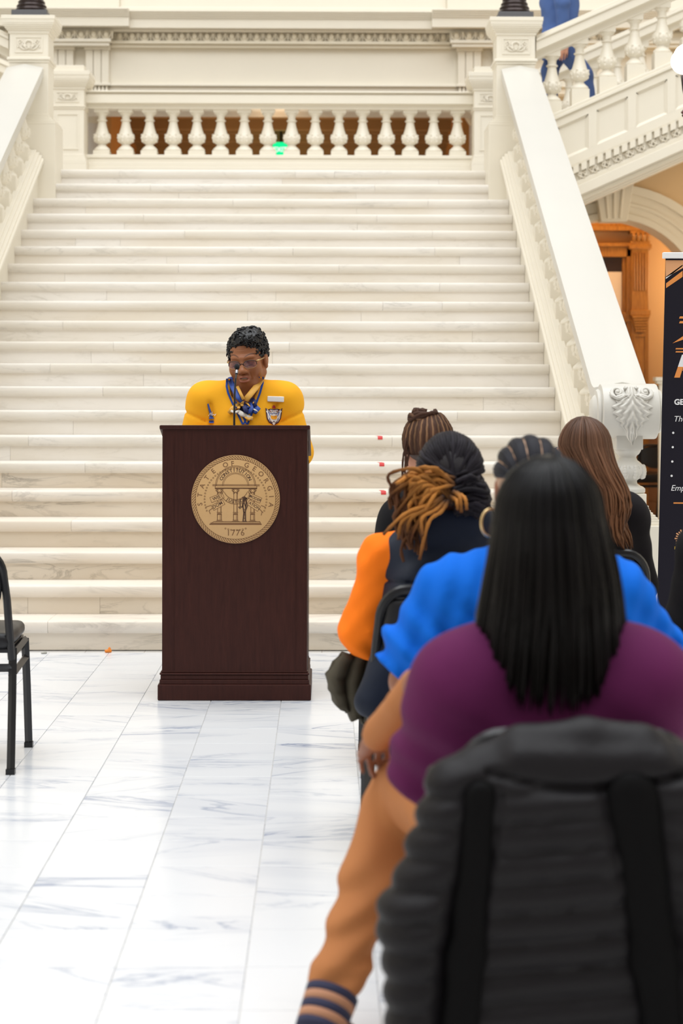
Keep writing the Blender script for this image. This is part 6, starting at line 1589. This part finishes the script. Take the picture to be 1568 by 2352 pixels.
def strip(pxs, w, m, name, off=.003, parent=tS, n=None):
    """flat ribbon of width w (px) following the sweater"""
    pts = []
    for (a, b) in zip(pxs[:-1], pxs[1:]):
        k = max(2, int(math.hypot(b[0]-a[0], b[1]-a[1])/5)); pts += [(a[0]+(b[0]-a[0])*i/k, a[1]+(b[1]-a[1])*i/k) for i in range(k)]
    pts.append(pxs[-1]); L, Rr = [], []
    for i, p in enumerate(pts):
        q0 = pts[max(i-1, 0)]; q1 = pts[min(i+1, len(pts)-1)]; dx, dy = q1[0]-q0[0], q1[1]-q0[1]; l = math.hypot(dx, dy) or 1
        L.append(onf(p[0]-dy/l*w/2, p[1]+dx/l*w/2, off)); Rr.append(onf(p[0]+dy/l*w/2, p[1]-dx/l*w/2, off))
    q = MB(); n = len(pts); q.add(L+Rr, [(i, i+1, n+i+1, n+i) for i in range(n-1)]); return q.build(name, m, parent, smooth=True)
def patch(pxs, m, name, off=.003, parent=tS, sub=1):
    q = MB(); cx_ = sum(p[0] for p in pxs)/len(pxs); cy_ = sum(p[1] for p in pxs)/len(pxs)
    P = []
    for a, b in zip(pxs, pxs[1:]+pxs[:1]):
        k = max(1, int(math.hypot(b[0]-a[0], b[1]-a[1])/6)); P += [(a[0]+(b[0]-a[0])*i/k, a[1]+(b[1]-a[1])*i/k) for i in range(k)]
    n = len(P); rings = []
    for f in (1, .66, .33): rings.append([onf(cx_+(p[0]-cx_)*f, cy_+(p[1]-cy_)*f, off) for p in P])
    vs = sum(rings, []) + [onf(cx_, cy_, off)]; fs = []
    for r in range(2):
        for i in range(n): fs.append((r*n+i, r*n+(i+1) % n, (r+1)*n+(i+1) % n, (r+1)*n+i))
    for i in range(n): fs.append((2*n+i, 2*n+(i+1) % n, 3*n))
    q.add(vs, fs); return q.build(name, m, parent, smooth=True)
rb = mat('royal_blue_knit', srgb(28, 72, 160), .85); gk = mat('gold_rib', srgb(240, 170, 40), .85); nvy = mat('navy_top', srgb(30, 34, 74), .8); wh = mat('white_patch', (.80, .80, .82), .7); pr = mat('plum_embroidery', srgb(70, 36, 58), .8); bl = mat('blue_embroidery', srgb(60, 90, 170), .8); rd = mat('red_embroidery', srgb(150, 20, 30), .7)
patch([(527, 872), (602, 870), (598, 900), (585, 935), (567, 973), (548, 945), (532, 915)], nvy, 'navy_undershirt', .002)
lft = [(521.5, 870), (520.5, 888), (524, 903), (533, 924), (546, 950), (558, 975)]; rgt = [(604, 866), (603, 880), (597, 902), (588, 926), (578, 950), (568, 975)]
for w_off, w_, m_, nm in ((0, 5, rb, 'blue_neck_stripe'), (4.6, 4.4, gk, 'gold_neck_rib'), (8.6, 3.6, rb, 'blue_neck_stripe')):
    strip([(x+w_off, y) for x, y in lft], w_, m_, nm, .004+.0003*w_off); strip([(x-w_off, y) for x, y in rgt], w_, m_, nm, .004+.0003*w_off)
sc1 = mat('scarf_blue', srgb(46, 78, 160), .55, noise=.25, nscale=60); sc2 = mat('scarf_gold', srgb(222, 168, 72), .55, noise=.15, nscale=50); sc3 = mat('scarf_white', srgb(225, 220, 212), .55, noise=.35, nscale=90); sc4 = mat('scarf_navy', srgb(28, 38, 92), .55, noise=.2, nscale=60)
sf = empty('scarf'); sf.parent = tS
def band(pxs, w, m, name, lift=.012, fl=.35):
    pts = [onf(x, y, lift) for x, y in pxs]; q = MB(); n = len(pts); q.tube(pts, [w/2*SD/FPX*(.75+.25*math.sin(math.pi*i/(n-1))) for i in range(n)], 12, flat=fl, up=(0, -1, .2)); return q.build(name, m, sf, smooth=True)
def band3(P, w, m, name, fl=.4):
    pts = [W(x, y, SD+dy) for x, y, dy in P]; q = MB(); n = len(pts); q.tube(pts, [w/2*SD/FPX]*n, 12, flat=fl, up=(0, -1, .2)); return q.build(name, m, sf, smooth=True)
band3([(529, 868, .0), (531, 880, -.03), (537, 894, -.075), (546, 912, -.095), (556, 922, -.10)], 13, sc1, 'scarf_band'); band3([(603, 862, .02), (598, 874, -.02), (586, 892, -.075), (573, 908, -.095), (563, 920, -.10)], 15, sc2, 'scarf_band'); band3([(545, 888, -.07), (552, 903, -.095), (559, 918, -.11)], 7, sc2, 'scarf_band')
for (x0, y0, x1, y1, x2, y2, w, m, l) in ((555, 912, 545, 922, 540, 936, 12, sc1, .03), (548, 930, 534, 940, 526, 950, 13, sc2, .022), (552, 908, 552, 925, 548, 938, 9, sc2, .045), (563, 905, 558, 918, 556, 932, 9, sc2, .05), (568, 908, 572, 922, 570, 936, 10, sc1, .045), (572, 910, 582, 922, 586, 934, 13, sc4, .035), (566, 918, 562, 934, 566, 948, 13, sc4, .04), (574, 925, 577, 938, 572, 950, 12, sc1, .035), (566, 914, 577, 916, 582, 926, 6, sc2, .05), (582, 930, 592, 940, 584, 949, 14, sc1, .028), (546, 944, 556, 952, 566, 956, 12, sc3, .022), (556, 950, 568, 958, 580, 962, 11, sc3, .018), (563, 958, 572, 964, 580, 958, 7, sc2, .024), (530, 944, 540, 948, 548, 944, 7, sc3, .03), (543, 916, 548, 914, 553, 920, 6, sc3, .045), (560, 924, 568, 927, 574, 934, 4, sc2, .055), (578, 938, 586, 942, 592, 946, 4, sc3, .036)):
    band([(x0, y0), (x1, y1), (x2, y2)], w, m, 'scarf_loop', l*.75, .5)
# name tag, crest, letters
S = SDF((-.30, SD-.25, 1.30), (-.15, SD, 1.42), .0022); p = onf(633, 917, .006); S.box(p, (.0395, .003, .0135), .003, 0, R=np.array(rotm(0, 0, 2))); S.mesh('name_tag', M['white'], tS, smooth=1)
cr = empty('crest_patch'); cr.parent = tS
sh_ = [(610, 937), (614, 942), (620, 939), (629, 940), (638, 939), (644, 942), (648, 938), (647, 950), (645, 962), (640, 971), (629, 977), (618, 971), (613, 962), (611, 950)]
patch(sh_, pr, 'crest_border', .0035, cr); cxs, cys = 629, 956
patch([(cxs+(x-cxs)*.86, cys+(y-cys)*.86) for x, y in sh_], wh, 'crest_field', .0045, cr)
patch([(622, 954), (629, 956), (636, 954), (636, 962), (629, 964), (622, 962)], gk, 'crest_book', .0062, cr)
strip([(617, 946), (620, 955), (619, 966)], 1.5, bl, 'crest_line', .0055, cr); strip([(641, 946), (638, 955), (639, 966)], 1.5, bl, 'crest_line', .0055, cr)
strip([(612, 944), (629, 976)], 2.2, wh, 'crest_ribbon', .0065, cr); strip([(646, 944), (629, 976)], 2.2, wh, 'crest_ribbon', .0065, cr)
for k in range(5): strip([(620+4.2*k, 943.5), (622.4+4.2*k, 945)], 1.6, pr if k % 2 else rd, 'crest_mark', .0065, cr)
strip([(620, 967), (625, 971), (629, 968), (633, 971), (638, 967)], 1.6, pr, 'crest_scroll', .007, cr); strip([(621, 949), (625, 952), (629, 948), (633, 952), (637, 949)], 1.2, bl, 'crest_scroll', .006, cr)
strip([(610, 938), (613, 944)], 2, pr, 'crest_horn', .005, cr); strip([(648, 938), (645, 944)], 2, pr, 'crest_horn', .005, cr)
patch([(625, 938), (626, 933), (629, 930.5), (632, 933), (633, 938)], rd, 'crest_rose', .006, cr)
patch([(476, 929), (479, 927), (489, 958), (492, 962), (480, 963), (483, 958)], bl, 'blue_embroidered_letter', .004); patch([(480, 966), (491, 966), (491, 972), (480, 972)], bl, 'blue_embroidered_letter', .004)
strip([(479, 956), (484, 948), (484, 955), (488, 945), (487, 955), (491, 952), (493, 955), (496, 951)], 1.3, wh, 'white_script_embroidery', .0065)
trousers(J, .012, mat('dark_slacks', (.012,.012,.016), .8), tS); shoes(J, M['vinyl'], tS)
# keep transforms tidy
bpy.context.view_layer.update()
